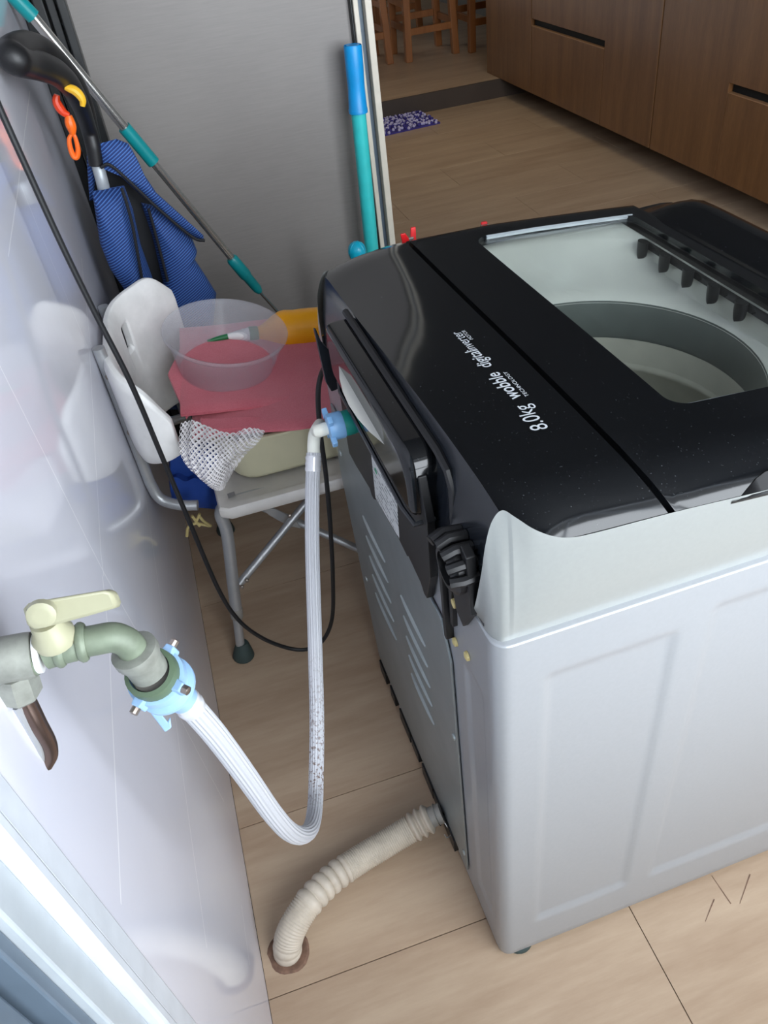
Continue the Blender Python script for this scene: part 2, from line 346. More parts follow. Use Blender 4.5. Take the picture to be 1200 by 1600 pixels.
# end panel of the balcony and the black sliding tracks beside it
struct(MB().box((-.092, 2.20, .0), (.552, 2.235, 2.4)), 'door_1', 'panel', smooth=0)
for i, (a, b, d) in enumerate(((XW, -.160, .0), (-.157, -.135, .03), (-.132, -.112, .015), (-.109, -.090, .04))):
    struct(MB().box((a, 2.15-d, 0), (b, 2.24, 2.5)), 'trim_%d' % (i+1), 'alu_dark', smooth=0, bevel=.003)
for i, (a, b, d, m) in enumerate(((.5525, .558, .012, 'alu_dark'), (.5585, .571, .02, 'white_trim'), (.5715, .586, .0, 'slate_frame'), (.5865, .604, .025, 'white_trim'))):
    struct(MB().box((a, 2.195-d, 0), (b, 2.24, 2.4)), 'trim_%d' % (i+5), m, smooth=0, bevel=.002)
# step up to the far room
struct(MB().box((.4, 5.2, 0), (3.0, 9.2, .108)), 'floor_raised', 'floor', smooth=0)
struct(MB().box((.4, 5.188, 0), (3.0, 5.1995, .1085)), 'trim_9', 'riser', smooth=0)
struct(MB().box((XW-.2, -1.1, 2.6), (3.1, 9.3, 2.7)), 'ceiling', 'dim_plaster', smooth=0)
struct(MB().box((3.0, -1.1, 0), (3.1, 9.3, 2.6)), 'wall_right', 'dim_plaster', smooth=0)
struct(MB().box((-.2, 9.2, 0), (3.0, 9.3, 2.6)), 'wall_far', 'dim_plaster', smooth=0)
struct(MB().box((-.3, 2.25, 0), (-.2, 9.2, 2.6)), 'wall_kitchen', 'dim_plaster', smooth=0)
struct(MB().box((-.3, -.6, 0), (3.0, -.5, .6)), 'wall_near', 'plaster', smooth=0)
struct(MB().box((-.3, -.6, 2.55), (3.0, -.5, 2.6)), 'wall_lintel', 'plaster', smooth=0)
struct(MB().box((2.1, -.6, .6), (3.0, -.5, 2.55)), 'wall_pier', 'plaster', smooth=0)
struct(MB().box((-.3, -.6, .6), (.0, -.5, 2.55)), 'wall_corner', 'plaster', smooth=0)
# window frame standing at the near end of the tiled wall: stepped upright profile and track, recess shade put into its dark tones
wf = thing('window_1', (XW, .2, 0), None, None); wf['kind'] = 'structure'
def upright(name, y0, y1, x1, mat, bev=.002): MB().box((XW-.08, y0, .0), (x1, y1, 2.6)).build(name, mat, wf, 0, bev)
upright('frame_face', .294, .3215, XW+.002, 'grey_frame', .003)
upright('frame_bead', .279, .2935, XW+.0055, 'grey_frame', .004)
upright('frame_side', .249, .2785, XW-.004, 'mid_frame', .002)
upright('track_lip', .236, .2485, XW-.010, 'slate_frame', .002)
upright('track_groove', .226, .2355, XW-.040, 'alu_dark', 0)
upright('sash_stile', -.20, .2255, XW-.018, 'slate_frame', .003)
upright('sash_panel', -.5, -.2005, XW-.03, 'plaster', 0)
w2 = thing('window_2', (1.05, -.55, .6), None, None); w2['kind'] = 'structure'
for a, b, c, d in ((.0, 2.1, .6, .64), (.0, 2.1, 2.51, 2.55), (.0, 2.1, 1.3, 1.34), (.0, .04, .64, 2.51), (2.06, 2.1, .64, 2.51), (1.23, 1.27, .64, 2.51)):
    MB().box((a, -.58, c), (b, -.52, d)).build('window_frame', 'grey_frame', w2, 0, .004)

# ================================================================== KITCHEN CABINETS
XC, ZC = 2.24, .108
def cabinet(y0, y1, label):
    c = thing('kitchen_cabinet', (XC+.3, (y0+y1)/2, ZC), label, 'cabinet', 'walnut kitchen cabinets')
    MB().box((XC+.022, y0, ZC), (2.995, y1, 1.0)).build('carcass', 'cab', c, 0)
    MB().box((XC+.26, y0+.001, .0005 if y1 < 5.19 else .11), (XC+.28, y1-.001, ZC)).build('toe_kick', 'matte', c, 0)
    return c
G = .0025
# far unit: one plain door
c = cabinet(4.742, 5.40, 'walnut kitchen cabinet farthest away beside the step, one plain door')
MB().box((XC, 4.742+G, ZC+.001), (XC+.02, 5.40, 1.0)).build('door', 'cab', c, 0, .0015)
# middle unit: L-shaped door round a lower door with a finger groove
c = cabinet(3.442, 4.738, 'walnut kitchen cabinet in the middle with a finger groove above its lower door')
MB().prism([(XC, 3.442+G, ZC+.001), (XC, 3.915-G, ZC+.001), (XC, 3.915-G, .492), (XC, 4.738-G, .492), (XC, 4.738-G, 1.0), (XC, 3.442+G, 1.0)], (.02, 0, 0)).build('door', 'cab', c, 0, .0015)
MB().box((XC, 3.915+G, ZC+.001), (XC+.02, 4.738-G, .455)).build('lower_door', 'cab', c, 0, .0015)
MB().box((XC+.0005, 3.915+G, .4551), (XC+.0205, 4.738-G, .458)).build('door_edge', 'cab_edge', c, 0)
MB().box((XC+.0205, 3.915, .456), (XC+.0215, 4.738-G, .492)).build('finger_groove', 'matte', c, 0)
# near unit
c = cabinet(1.9, 3.438, 'walnut kitchen cabinet nearest the washing machine with a groove at its right')
MB().prism([(XC, 3.438-G, ZC+.001), (XC, 2.93+G, ZC+.001), (XC, 2.93+G, .478), (XC, 1.9+G, .478), (XC, 1.9+G, 1.0), (XC, 3.438-G, 1.0)], (.02, 0, 0)).build('door', 'cab', c, 0, .0015)
MB().box((XC, 1.9+G, ZC+.001), (XC+.02, 2.93-G*0, .441)).build('lower_door', 'cab', c, 0, .0015)
MB().box((XC+.0005, 1.9+G, .4411), (XC+.0205, 2.93, .444)).build('door_edge', 'cab_edge', c, 0)
MB().box((XC+.0205, 1.9+G, .442), (XC+.0215, 2.93, .478)).build('finger_groove', 'matte', c, 0)

# ================================================================== STOOLS
def stool(x, y, w, d, h, label):
    s = thing('bar_stool', (x+w/2, y+d/2, .108), label, 'stool', 'wooden bar stools in the far room')
    t = .024
    for (a, b) in ((x, y), (x+w, y), (x, y+d), (x+w, y+d)):
        sx = (x+w/2-a)*.12; sy = (y+d/2-b)*.12
        MB().grid([[(a-t, b-t, .108), (a+t, b-t, .108), (a+t, b+t, .108), (a-t, b+t, .108)], [(a+sx-t, b+sy-t, h), (a+sx+t, b+sy-t, h), (a+sx+t, b+sy+t, h), (a+sx-t, b+sy+t, h)]], True, True, True).build('leg', 'stool', s, 0, .004)
    i = .026
    for z, hh in ((.27, .022), (.42, .02)):
        for k, (lo, hi) in enumerate((((x+i, y-.011, z), (x+w-i, y+.011, z+hh*2)), ((x+i, y+d-.011, z+.04), (x+w-i, y+d+.011, z+.04+hh*2)), ((x-.011, y+i, z+.02), (x+.011, y+d-i, z+.02+hh*2)), ((x+w-.011, y+i, z+.02), (x+w+.011, y+d-i, z+.02+hh*2)))):
            if z > .3 and k == 0: continue
            MB().box(lo, hi).build('stretcher', 'stool', s, 0, .003)
    MB().box((x-.01, y-.01, h), (x+w+.01, y+d+.01, h+.035)).build('seat', 'stool', s, 0, .012)
stool(1.935, 6.12, .36, .36, .74, 'wooden bar stool in the centre of the far room, its whole front stretcher showing')
stool(1.44, 6.18, .37, .36, .74, 'wooden bar stool leftmost in the far room, half behind the door jamb')
stool(2.395, 6.05, .34, .36, .74, 'wooden bar stool rightmost in the far room, half behind the cabinets')
stool(2.02, 7.15, .36, .36, .74, 'wooden bar stool at the back of the far room, seen between nearer stool legs')

# ================================================================== PURPLE MAT
mt = thing('floor_mat', (1.5, 5.0, 0), 'purple and white chenille floor mat in front of the dark step', 'mat')
mq = [pZ(556, 222, .004), pZ(688, 192, .004), pZ(653, 175, .004), pZ(553, 195, .004)]
MB().prism([(p.x, p.y, .0004) for p in mq], (0, 0, .008)).build('backing', 'mat_purple', mt, 0)
for mname, keep in (('mat_purple', 0), ('mat_white', 1)):
    b = MB()
    for i in range(34):
        for j in range(12):
            if (random.random() < .48) != bool(keep): continue
            s, t = (i+random.random()*.8)/34, (j+random.random()*.8)/12
            A = mq[0].lerp(mq[1], s); B = mq[3].lerp(mq[2], s); p = A.lerp(B, t)
            b.sphere((p.x, p.y, .014), .011, 6, 4, (1, 1, .9))
    b.build('pile', mname, mt, 60, kind='stuff')

# ================================================================== WASHING MACHINE
MO = Vector((.1822, .4468, 0)); _m = R(.8)
MU = Vector((-math.sin(_m), math.cos(_m), 0)); MW = Vector((math.cos(_m), math.sin(_m), 0))
def ml(v, u, z): return MO + MW*v + MU*u + Vector((0, 0, z))
wm = thing('washing_machine', ml(.32, .33, 0), 'silver top-loading washing machine with a glossy black top and glass lid', 'washing machine')
ZB = .764; VMAX = .655
def ufar(z): return .635 + .065*min(1, z/.5)
# cabinet: rounded rectangle ring, pressed panels displaced into the near side and the back corner strip
def ring():
    out = []; r = .018
    n = 150
    for i in range(n+1): out.append((r + (VMAX-2*r)*i/n, 0, 0, -1))                 # near side (v runs to the front)
    for k in range(1, 6): a = -math.pi/2 + math.pi/2*k/6; out.append((VMAX-r+r*math.cos(a), r+r*math.sin(a), math.cos(a), math.sin(a)))
    out.append((VMAX, .05, 1, 0)); out.append((VMAX, .95, 1, 0))
    out.append((VMAX-.02, 1, 0, 1)); out.append((.02, 1, 0, 1))
    for k in range(1, 6): a = math.pi/2 + math.pi/2*k/6; out.append((r+r*math.cos(a), 1.0-r+r*math.sin(a), math.cos(a), math.sin(a)))
    out.append((0, .9, -1, 0)); out.append((0, .25, -1, 0))
    for k in range(36): out.append((0, .16*(1-k/36) + r*(k/36), -1, 0))
    for k in range(1, 6): a = math.pi + math.pi/2*k/6; out.append((r+r*math.cos(a), r+r*math.sin(a), math.cos(a), math.sin(a)))
    return out
def boxin(x, a, b, w): return sm(x, a-w/2, a+w/2)*(1-sm(x, b-w/2, b+w/2))
def press(v, z):
    d = max(boxin(v, .058, .205, .014)*boxin(z, .105, .695, .016), boxin(v, .25, .60, .016)*boxin(z, .105, .715, .018))
    return .0045*d
def press_back(u, z):
    d = boxin(u, .040, .088, .010)*boxin(z, .09, .645-.3*max(0, u-.06), .02)
    return .0035*d
rg = ring(); rows = []
zs = [.010, .0105, .014] + [.03 + (.75-.03)*k/130 for k in range(131)] + [.757, ZB-.002]
for z in zs:
    row = []
    ins = .004 if z < .0104 else (.0012 if z < .012 else 0)
    for v, u, nv, nu in rg:
        if nu == -1: d = press(v, z)
        elif nv == -1 and u < .17: d = press_back(u, z)
        else: d = 0
        uu = u if u < .3 else ufar(z) - (1-u)*(1 if u > .96 else .7)
        row.append(ml(v-nv*(d+ins), uu-nu*(d+ins), z))
    rows.append(row)
lg_ = []
for ins, dz in ((.0008, .0), (.0022, .0009), (.012, .0012)):
    lg_.append([ml(v-nv*ins, (u if u < .3 else ufar(.7)-(1-u)*(1 if u > .96 else .7))-nu*ins, ZB-.001+dz) for v, u, nv, nu in rg])
MB().grid(rows+lg_, True, True, False).build('cabinet', 'silver', wm, 35)
# back panel of galvanised sheet with louvres
bp = MB().prism([ml(-.0012, a, b) for a, b in ((.128, .055), (.128, .60), (.150, .655), (.30, .66), (.66, .66), (ufar(.5)-.022, .5), (ufar(.04)-.03, .06))], -MW*.0035).build('back_panel', 'galv', wm, 0, .0015)
for z in (.515, .47, .423, .377, .33):
    for a, b in ((.41, .53), (.23, .335)):
        q = MB(); rows = []
        for i in range(9):
            t = i/8; u = a+(b-a)*t; w = .0055*math.sin(math.pi*min(1, max(0, .04+.92*t)))**.35
            rows.append([ml(-.0045, u, z+w*.6), ml(-.0045-w*.75, u, z+w*.1), ml(-.0045-w*.6, u, z-w*.25), ml(-.0045, u, z-w*.6)])
        q.grid(rows, False, True, True).build('louvre', 'slot', bp, 50)
for u, z in ((.137, .43), (.137, .10), (.64, .57), (.60, .30)):
    MB().lathe([(.0055, 0), (.005, .002), (.001, .003)], ml(-.0045, u, z), -MW, 12).build('screw', 'slot', bp)
for u, z in ((.112, .655), (.075, .672)):
    MB().lathe([(.006, 0), (.0055, .003), (.002, .0042)], ml(-.0005, u, z), -MW, 12).build('plug', 'tan', wm)
# dark jagged strip of the base showing under the back panel
b = MB()
for i, (u0_, u1_, dz) in enumerate(((.18, .23, .02), (.235, .28, .006), (.285, .34, .018), (.36, .40, .0), (.41, .47, .015), (.50, .53, .012), (.56, .60, .016))):
    b.box((-.008, u0_, .03-dz*.4), (-.0005, u1_, .058), lambda p: ml(*p))
b.build('base_edge', 'satin', wm, 0, kind='stuff')
for u in (.021, .60):
    for v in (.036, .60):
        MB().lathe([(.022, 0), (.0235, .003), (.0225, .008), (.014, .0105)], ml(v, u, 0), (0, 0, 1), 20).build('foot', 'rubber', wm)

# silver corner and side trim of the top
T_ = [(VMAX, 0, .835), (.45, 0, .852), (.275, 0, .866), (.177, 0, .875), (.10, .001, .879), (.075, .0025, .881), (.058, .005, .887), (.042, .011, .897), (.030, .020, .907), (.021, .028, .912), (.012, .030, .900), (.005, .029, .875), (.001, .031, .84), (-.002, .040, .795), (-.0025, .0505, .767)]
B_ = [(VMAX, .007), (.45, .007), (.275, .007), (.177, .007), (.10, .007), (.075, .007), (.058, .007), (.040, .007), (.026, .0075), (.012, .008), (.006, .014), (.003, .021), (.0015, .03), (.0015, .042), (.0015, .0515)]
Ts = spline(T_, 8); Bs = spline([(a, b_, ZB) for a, b_ in B_], 8)
rows = []
for t in (-2, -1, 0, .03, .12, .25, .4, .55, .7, .82, .92, .97, 1):
    row = []
    for a, c_ in zip(Ts, Bs):
        if t == -2: p = (c_.x + .006*(1 if c_.x < .3 and c_.y > .004 else 0), c_.y+.006*(1 if c_.y < .004 else 0), ZB-.004)
        elif t == -1: p = (c_.x, c_.y, ZB-.0035)
        else:
            bul = math.sin(math.pi*t)**.8*.0035
            p = (c_.x+(a.x-c_.x)*t**1.35, c_.y+(a.y-c_.y)*t**1.6 - bul*(1 if c_.x > .02 else .4), c_.z+(a.z-c_.z)*t)
        row.append(ml(*p))
    rows.append(row)
tf = MB().grid(rows).build('top_trim', 'silver_trim', wm, 60)
# far corner of the same trim
rows = []
for t in (-1, 0, .2, .4, .6, .8, .95, 1):
    row = []
    for a, c_ in zip(Ts, Bs):
        uf = .712
        if t == -1: p = (c_.x, uf-c_.y, ZB-.0035)
        else: p = (c_.x+(a.x-c_.x)*t**1.35, uf-(c_.y+(a.y*1.75-c_.y)*t**1.6), c_.z+(a.z-(.012+.020*(1-sm(c_.x, .02, .12)))-c_.z)*t)
        row.append(ml(*p))
    rows.append(row)
MB().grid(rows, flip=True).build('top_trim', 'silver_trim', wm, 60)

# glossy black top: back cover and lid on one crowned surface
VS = [.02, .03, .042, .058, .075, .10, .177, .275, .45, VMAX]
U0 = [.0285, .020, .011, .005, .0025, .001, 0, 0, 0, 0]
ZZ = [.908, .903, .893, .882, .875, .873, .869, .860, .847, .831]
def u0f(v): return lerpl(v, VS, U0)
def u1f(v): return lerpl(v, [.02, .03, .05, .08, .12, .18, VMAX], [.655, .672, .688, .700, .708, .712, .712])
def arc(d, w):
    """0..1 rise of a 54-degree circular roll of width w"""
    if d >= w: return 1
    if d <= 0: return 0
    c = math.sin(R(54)); x = (1-d/w)*c; return (math.sqrt(1-x*x)-math.cos(R(54)))/(1-math.cos(R(54)))
def ztop(v, u):
    a, b_ = u0f(v), u1f(v)
    zn = lerpl(v, VS, ZZ); flat = lerpl(v, [.02, .06, .10, .16, .25, .37, .50, VMAX], [.911, .908, .906, .9015, .894, .884, .872, .855])
    far = sm(u, .10, .68)*lerpl(v, [.02, .06, .12, .3], [.030, .022, .012, .003])
    return zn + (flat-zn)*arc(u-a, .064) - far - (1-arc(b_-u, .045))*(.020 if v > .10 else .004+.16*max(0, v-.02))
UF = [0, .004, .01, .016, .023, .031, .04, .05, .062, .075, .09, .11, .15, .25, .35, .45, .55, .65, .75, .82, .87, .91, .94, .965, .985, 1]
def top_at(v, u): return ml(v + .017*(1-arc(u-u0f(v), .064))*max(0, 1-abs(v-.16)/.13), u, ztop(v, u))
def surf(v, s): a, b_ = u0f(v), u1f(v); u = a+(b_-a)*s; return top_at(v, u)
rows = [[surf(v, s) for s in UF] for v in (.02, .022, .026, .03, .035, .042, .05, .058, .066, .075, .09, .11, .13, .14, .150, .1555, .1565)]
rows.append([p - Vector((0, 0, .012)) for p in rows[-1]])
tc = MB().grid(rows).build('back_cover', 'black', wm, 40)
rows = [[surf(v, s) - Vector((0, 0, dz)) for s in UF] for v, dz in ((.1555, .011), (.160, .012), (.1645, .011))]
MB().grid(rows).build('hinge_gap', 'matte', wm, 40)
# back wall under the rear edge of the top
rows = []
for t in (0, .06, .2, .5, .8, 1):
    rows.append([ml(.020-.019*t**.7, u, ztop(.02, u)*(1-t)+.768*t) for u in [.0295+(.652-.0295)*k/20 for k in range(21)]])
MB().grid(rows, flip=True).build('back_wall', 'black2', wm, 40)
# top closing plate under the covers, beyond the lid glass
# lid with its window
def rrect(v0, v1, ua, ub, r, n=10):
    pts = []
    for (cv, cu, a0) in ((v1-r, ua+r, -90), (v1-r, ub-r, 0), (v0+r, ub-r, 90), (v0+r, ua+r, 180)):
        for k in range(n+1): a = R(a0+90*k/n); pts.append((cv+r*math.cos(a), cu+r*math.sin(a)))
    return pts
def fillring(pts, m=4):
    out = []
    for i, p in enumerate(pts):
        q = pts[(i+1) % len(pts)]; L = math.hypot(q[0]-p[0], q[1]-p[1]); k = max(1, int(L/.03))
        for j in range(k): out.append((p[0]+(q[0]-p[0])*j/k, p[1]+(q[1]-p[1])*j/k))
    return out
HV0, HV1, HU0, HU1 = .252, .520, .120, .640
inner = fillring(rrect(HV0, HV1, HU0, HU1, .022))
LV0, LV1 = .1638, .55
def outward(p):
    """match a hole point with the lid's outer edge along the same direction"""
    v, u = p; cv, cu = (HV0+HV1)/2, (HU0+HU1)/2
    dv, du = (v-cv)/((HV1-HV0)/2), (u-cu)/((HU1-HU0)/2); k = max(abs(dv), abs(du)); dv /= k; du /= k
    ov = (LV0+LV1)/2+dv*(LV1-LV0)/2; ou = u0f(ov)+(u1f(ov)-u0f(ov))*(du+1)/2
    return ov, ou
outer = [outward(p) for p in inner]
rows = []
for t in (0, .012, .03, .06, .09, .12, .155, .19, .23, .27, .31, .36, .42, .5, .65, .8, .95, 1):
    row = []
    for (iv, iu), (ov, ou) in zip(inner, outer):
        v = ov+(iv-ov)*t; u = ou+(iu-ou)*t; row.append(top_at(v, u))
    rows.append(row)
rows.append([p - Vector((0, 0, .010)) for p in rows[-1]])
rows.insert(0, [p - Vector((0, 0, .010)) for p in rows[0]])
lid = MB().grid(rows, True).build('lid', 'black', wm, 40)
gl = [ml(v, u, ztop(v, u)-.0035) for v, u in fillring(rrect(HV0-.004, HV1+.05, HU0-.004, HU1+.004, .022))]
MB().prism(gl, (0, 0, -.003)).build('glass_pane', 'glass', lid, 0)
b = MB(); rr = rrect(HV0+.001, HV1-.001, HU0+.001, HU1-.001, .021)
b.tube([ml(v, u, ztop(v, u)-.002) for v, u in [(HV0+.02, HU1-.0015), (HV0+.1, HU1-.0015), (HV1-.05, HU1-.0015), (HV1, HU1-.0015)]], .0035, 6).build('glass_rim', 'glass_rim', lid)
b = MB(); b.tube([ml(v, u, ztop(v, u)-.002) for v, u in [(HV0+.015, HU0+.001), (HV1, HU0+.001)]], .0016, 6).build('glass_rim', 'glass_rim', lid)
# thumb recess at the near edge of the lid
gv = [.236+.011*k for k in range(30)]; rows = [[], [], [], []]
for v in gv:
    k = sm(v, .234, .285); zl = lerpl(v, VS, ZZ)
    rows[0].append(ml(v, .0145*k+.001, ztop(v, .0145*k+.001)-.001)); rows[1].append(ml(v, .0135*k, ztop(v, .0145*k)+.0022*k)); rows[2].append(ml(v, -.0022, zl+.0035)); rows[3].append(ml(v, -.0005, zl-.0005))
MB().grid(rows).build('lid_grip', 'satin', lid, 60)

# drum seen through the glass
DC = (.30, .345)
def dring(r, z, n=64, sq=None): return [ml(min(.514, DC[0]+r*math.cos(2*math.pi*k/n)), DC[1]+r*math.sin(2*math.pi*k/n), z) for k in range(n)]
def clampring(z): return [ml(min(.512, max(.19, DC[0]+.45*math.cos(2*math.pi*k/64)*1.2)), min(.69, max(.03, DC[1]+.45*math.sin(2*math.pi*k/64)*1.2)), z) for k in range(64)]
MB().grid([clampring(.851), dring(.335, .850), dring(.328, .842), dring(.316, .832), dring(.30, .822), dring(.275, .812), dring(.24, .805), dring(.212, .801), dring(.205, .796)], True).build('tub_cover', 'drum', wm, 50)
MB().grid([dring(.206, .799), dring(.204, .79), dring(.203, .745), dring(.206, .738)], True).build('balance_ring', 'band', wm, 50)  # shade on the ring's inner wall is put into this grey
MB().grid([dring(.2055, .738), dring(.205, .735), dring(.203, .70), dring(.2025, .698), dring(.200, .695), dring(.200, .688), dring(.2025, .685), dring(.203, .60), dring(.203, .36), dring(.19, .34)], True).build('drum', 'steel_drum', wm, 50)
MB().grid([dring(.2, .345), dring(.15, .35), dring(.11, .372), dring(.05, .385), dring(.004, .39)], True).build('pulsator', 'drum', wm, 50)
# control panel across the front, with the dark tabs under its edge
sec = [(.508, .838), (.513, .8465), (.535, .856), (.55, .867), (.57, .876), (.595, .882), (.62, .880), (.642, .868), (.656, .845), (.660, .80), (.657, .766)]
rows = []
for u in [0, .004, .015, .04, .08, .14, .2, .3, .4, .5, .56, .60, .63, .655, .675, .69, .70, .708, .712]:
    g = 1-.9*sm(u, .59, .712)**1.2 if u > .4 else 1-.75*(1-sm(u, 0, .12))
    k = .8375 - .0
    rows.append([ml(v-(.012*sm(u, .62, .712) if i > 6 else 0), u, (k+(z-k)*g) if z > k else z) for i, (v, z) in enumerate(sec)])
cp = MB().grid(rows, False, True, True).build('control_panel', 'black', wm, 50)
for i in range(5):
    u = .575-.0585*i; q = MB(); rows = []
    for k, (w_, z) in enumerate(((.0105, .850), (.0105, .836), (.009, .829), (.006, .825), (.001, .8235))):
        rows.append([ml(.503+.007*math.sin(2*math.pi*a/12), u+w_*math.cos(2*math.pi*a/12), z) for a in range(12)])
    q.grid(rows, True, True, True).build('rim_tab', 'satin', cp)
# printed lettering on the back cover
def lettering(txt, v, ua, ub, bold=0, parent=None, hscale=1.0, kind='lettering'):
    cu = bpy.data.curves.new('lettering', 'FONT'); cu.body = txt; cu.size = 1; cu.offset = bold; cu.fill_mode = 'FRONT'
    to = bpy.data.objects.new('lettering_tmp', cu); col.objects.link(to)
    me = bpy.data.meshes.new_from_object(to.evaluated_get(bpy.context.evaluated_depsgraph_get()))
    bpy.data.objects.remove(to)
    xs_ = [p.co.x for p in me.vertices]; x0, x1 = min(xs_), max(xs_); k = (ub-ua)/(x1-x0)
    L = root_loc(parent)
    for p in me.vertices:
        u = ua+(p.co.x-x0)*k; vv = v-p.co.y*k*hscale
        p.co = ml(vv, u, ztop(vv, u)+.0007) - L
    me.name = 'lettering'; me.materials.append(M['print'])
    o = bpy.data.objects.new(kind, me); col.objects.link(o); o.parent = parent; return o
lettering('8.0kg', .1165, .128, .176, .0, tc, 1.12)
lettering('wobble', .117, .190, .250, .012, tc, 1.12)
lettering('TECHNOLOGY', .1255, .190, .247, .0, tc, .75)
lettering('digital', .117, .265, .309, .010, tc, 1.12)
lettering('inverter', .117, .310, .362, .0, tc, 1.12)
lettering('MOTOR', .1235, .335, .362, .0, tc, .9)

# black valve cover box on the back, its plate, label and brackets
vc = MB(); rows = []
def boxsec(v, ins):
    pts = []
    za, zb_, ua, ub = .802+ins, .884-ins, .166+ins, .505-ins
    for cu, cz, r_, a0 in ((ub-.012, za+.012, .012, -90), (ub-.012, zb_-.012, .012, 0), (ua+.034, zb_-.034, .034, 90), (ua+.012, za+.012, .012, 180)):
        for k in range(9): a = R(a0+90*k/8); pts.append(ml(v, cu+r_*math.cos(a), cz+r_*math.sin(a)))
    return pts
vc.grid([boxsec(.016, 0), boxsec(-.010, 0), boxsec(-.016, .001), boxsec(-.0195, .004), boxsec(-.0208, .0075), boxsec(-.021, .0095), boxsec(-.021, .0115)], True, False, True)
vco = vc.build('valve_cover', 'black', wm, 50)
rows = [[ml(.0165, u, .893), ml(.012, u, .894), ml(.010, u, .890), ml(.014, u, .884)] for u in [.115+(.505-.115)*k/12 for k in range(13)]]
MB().tube([ml(.012, .505, .8885), ml(.012, .16, .8885), ml(.012, .135, .882), ml(.012, .125, .866), ml(.011, .125, .80), ml(.010, .127, .79)], .005, 8).build('cover_seal', 'satin', wm)
MB().prism([ml(-.0105, a, b_) for a, b_ in ((.150, .81), (.158, .72), (.180, .664), (.19, .662), (.20, .672), (.245, .678), (.25, .672), (.28, .674), (.38, .665), (.40, .652), (.41, .652), (.415, .66), (.49, .648), (.53, .646), (.53, .70), (.52, .86), (.165, .86))], MW*.0095).build('valve_plate', 'satin', wm, 0, .001)
MB().tube([ml(-.0125, .50, .806), ml(-.0215, .46, .799), ml(-.0215, .20, .795), ml(-.019, .166, .798), ml(.004, .164, .800)], .003, 8).build('cover_lip', 'black2', wm)
lb = MB().prism([ml(-.0109, a, b_) for a, b_ in ((.382, .669), (.276, .681), (.263, .760), (.368, .757))], -MW*.0005).build('rating_label', 'label', wm, 0)
MB().lathe([(.005, 0), (.0045, .0004)], ml(-.0113, .355, .735), -MW, 12).build('label_mark', 'green', lb)
# far bracket
MB().prism([ml(a, .535, b_) for a, b_ in ((.0, .80), (-.022, .838), (-.026, .858), (-.029, .859), (-.026, .775), (-.020, .757), (-.0, .76))], MU*.008).build('hose_bracket', 'black2', wm, 0, .001)
# inlet port
PV = ml(-.020, .418, .777)
MB().lathe([(.0165, .0), (.0165, .010), (.0172, .012), (.0172, .026)], ml(-.008, .418, .777), -MW, 24).build('inlet_port', 'teal', wm)
# drain hose clip: ridged black holder on the corner
cl = MB().prism([ml(-.006, a, b_) for a, b_ in ((.044, .772), (.050, .845), (.064, .850), (.066, .80), (.108, .785), (.112, .69), (.104, .69), (.100, .772), (.088, .735), (.070, .728))], MW*.010).build('hose_clip', 'satin', wm, 0, .001)
for k in range(6):
    a = R(35+26*k); c0 = ml(.0, .082, .808)
    rows = [ml(-.016, .082+.034*math.cos(a+da), .808+.034*math.sin(a+da)) for da in (0,)]
    MB().tube([ml(.008, .082+.032*math.cos(a), .808+.034*math.sin(a)), ml(-.010, .082+.034*math.cos(a), .808+.036*math.sin(a)), ml(-.022, .082+.030*math.cos(a), .808+.030*math.sin(a))], .0058, 8).build('clip_rib', 'satin', cl)
MB().lathe([(.030, 0), (.030, .018), (.022, .024), (.018, .024), (.018, .004)], ml(.006, .082, .808), -MW, 26).build('clip_ring', 'satin', cl)
MB().box((-.010, .118, .655), (.0, .126, .80), lambda p: ml(*p)).build('clip_arm', 'satin', wm, 0, .001)
MB().lathe([(.006, 0), (.0055, .004)], ml(-.002, .098, .735), -MW, 12).build('plug', 'tan', wm)

# ================================================================== TAP ON THE WALL
TY = .385
def tp(x, y, Y=TY): return pY(x, y, Y)
tap = thing('wall_tap', (XW, TY, 1.0), 'green weathered wall tap with a cream lever, outlet feeding the white hose', 'tap')
a0 = Vector((XW, TY, tp(0, 1035).z)); a1 = tp(55, 1022); a2 = tp(150, 1004)
MB().tube([a0, a0.lerp(a1, .5), a1], .0135, 18).build('tee_body', 'brass', tap)
b = MB(); ax = (a2-a1).normalized()
b.lathe([(.0145, -.034), (.0150, -.030), (.0150, -.004), (.0145, 0), (.0115, .0005)], a1-ax*.001, ax, 20).build('coupling', 'brass_dark', tap)
b = MB(); b.tube([a1, a1+ax*.0035], .0128, 20).build('seal_tape', 'ptfe', tap)
# valve body and bend
bend = spline([a1+ax*.006, tp(100, 1010), tp(150, 1000), tp(178, 996), tp(200, 1005), tp(212, 1022), tp(222, 1034)], 6)
MB().tube(bend, lambda t: .0112 if t < .25 else .0100, 18).build('valve_body', 'brass', tap)
for px in (92, 128):
    MB().lathe([(.0118, -.003), (.0132, -.001), (.0132, .001), (.0118, .003)], tp(px, 1012-.24*(px-92)), ax, 20).build('valve_collar', 'brass', tap)
o1, o2 = tp(204, 1010), tp(232, 1046); od = (o2-o1).normalized()
MB().lathe([(.0125, -.0035), (.0158, -.002), (.0160, .004), (.0135, .0105), (.0135, .022), (.0105, .024)], o1+od*.006, od, 26).build('outlet_nut', 'brass_dark', tap)
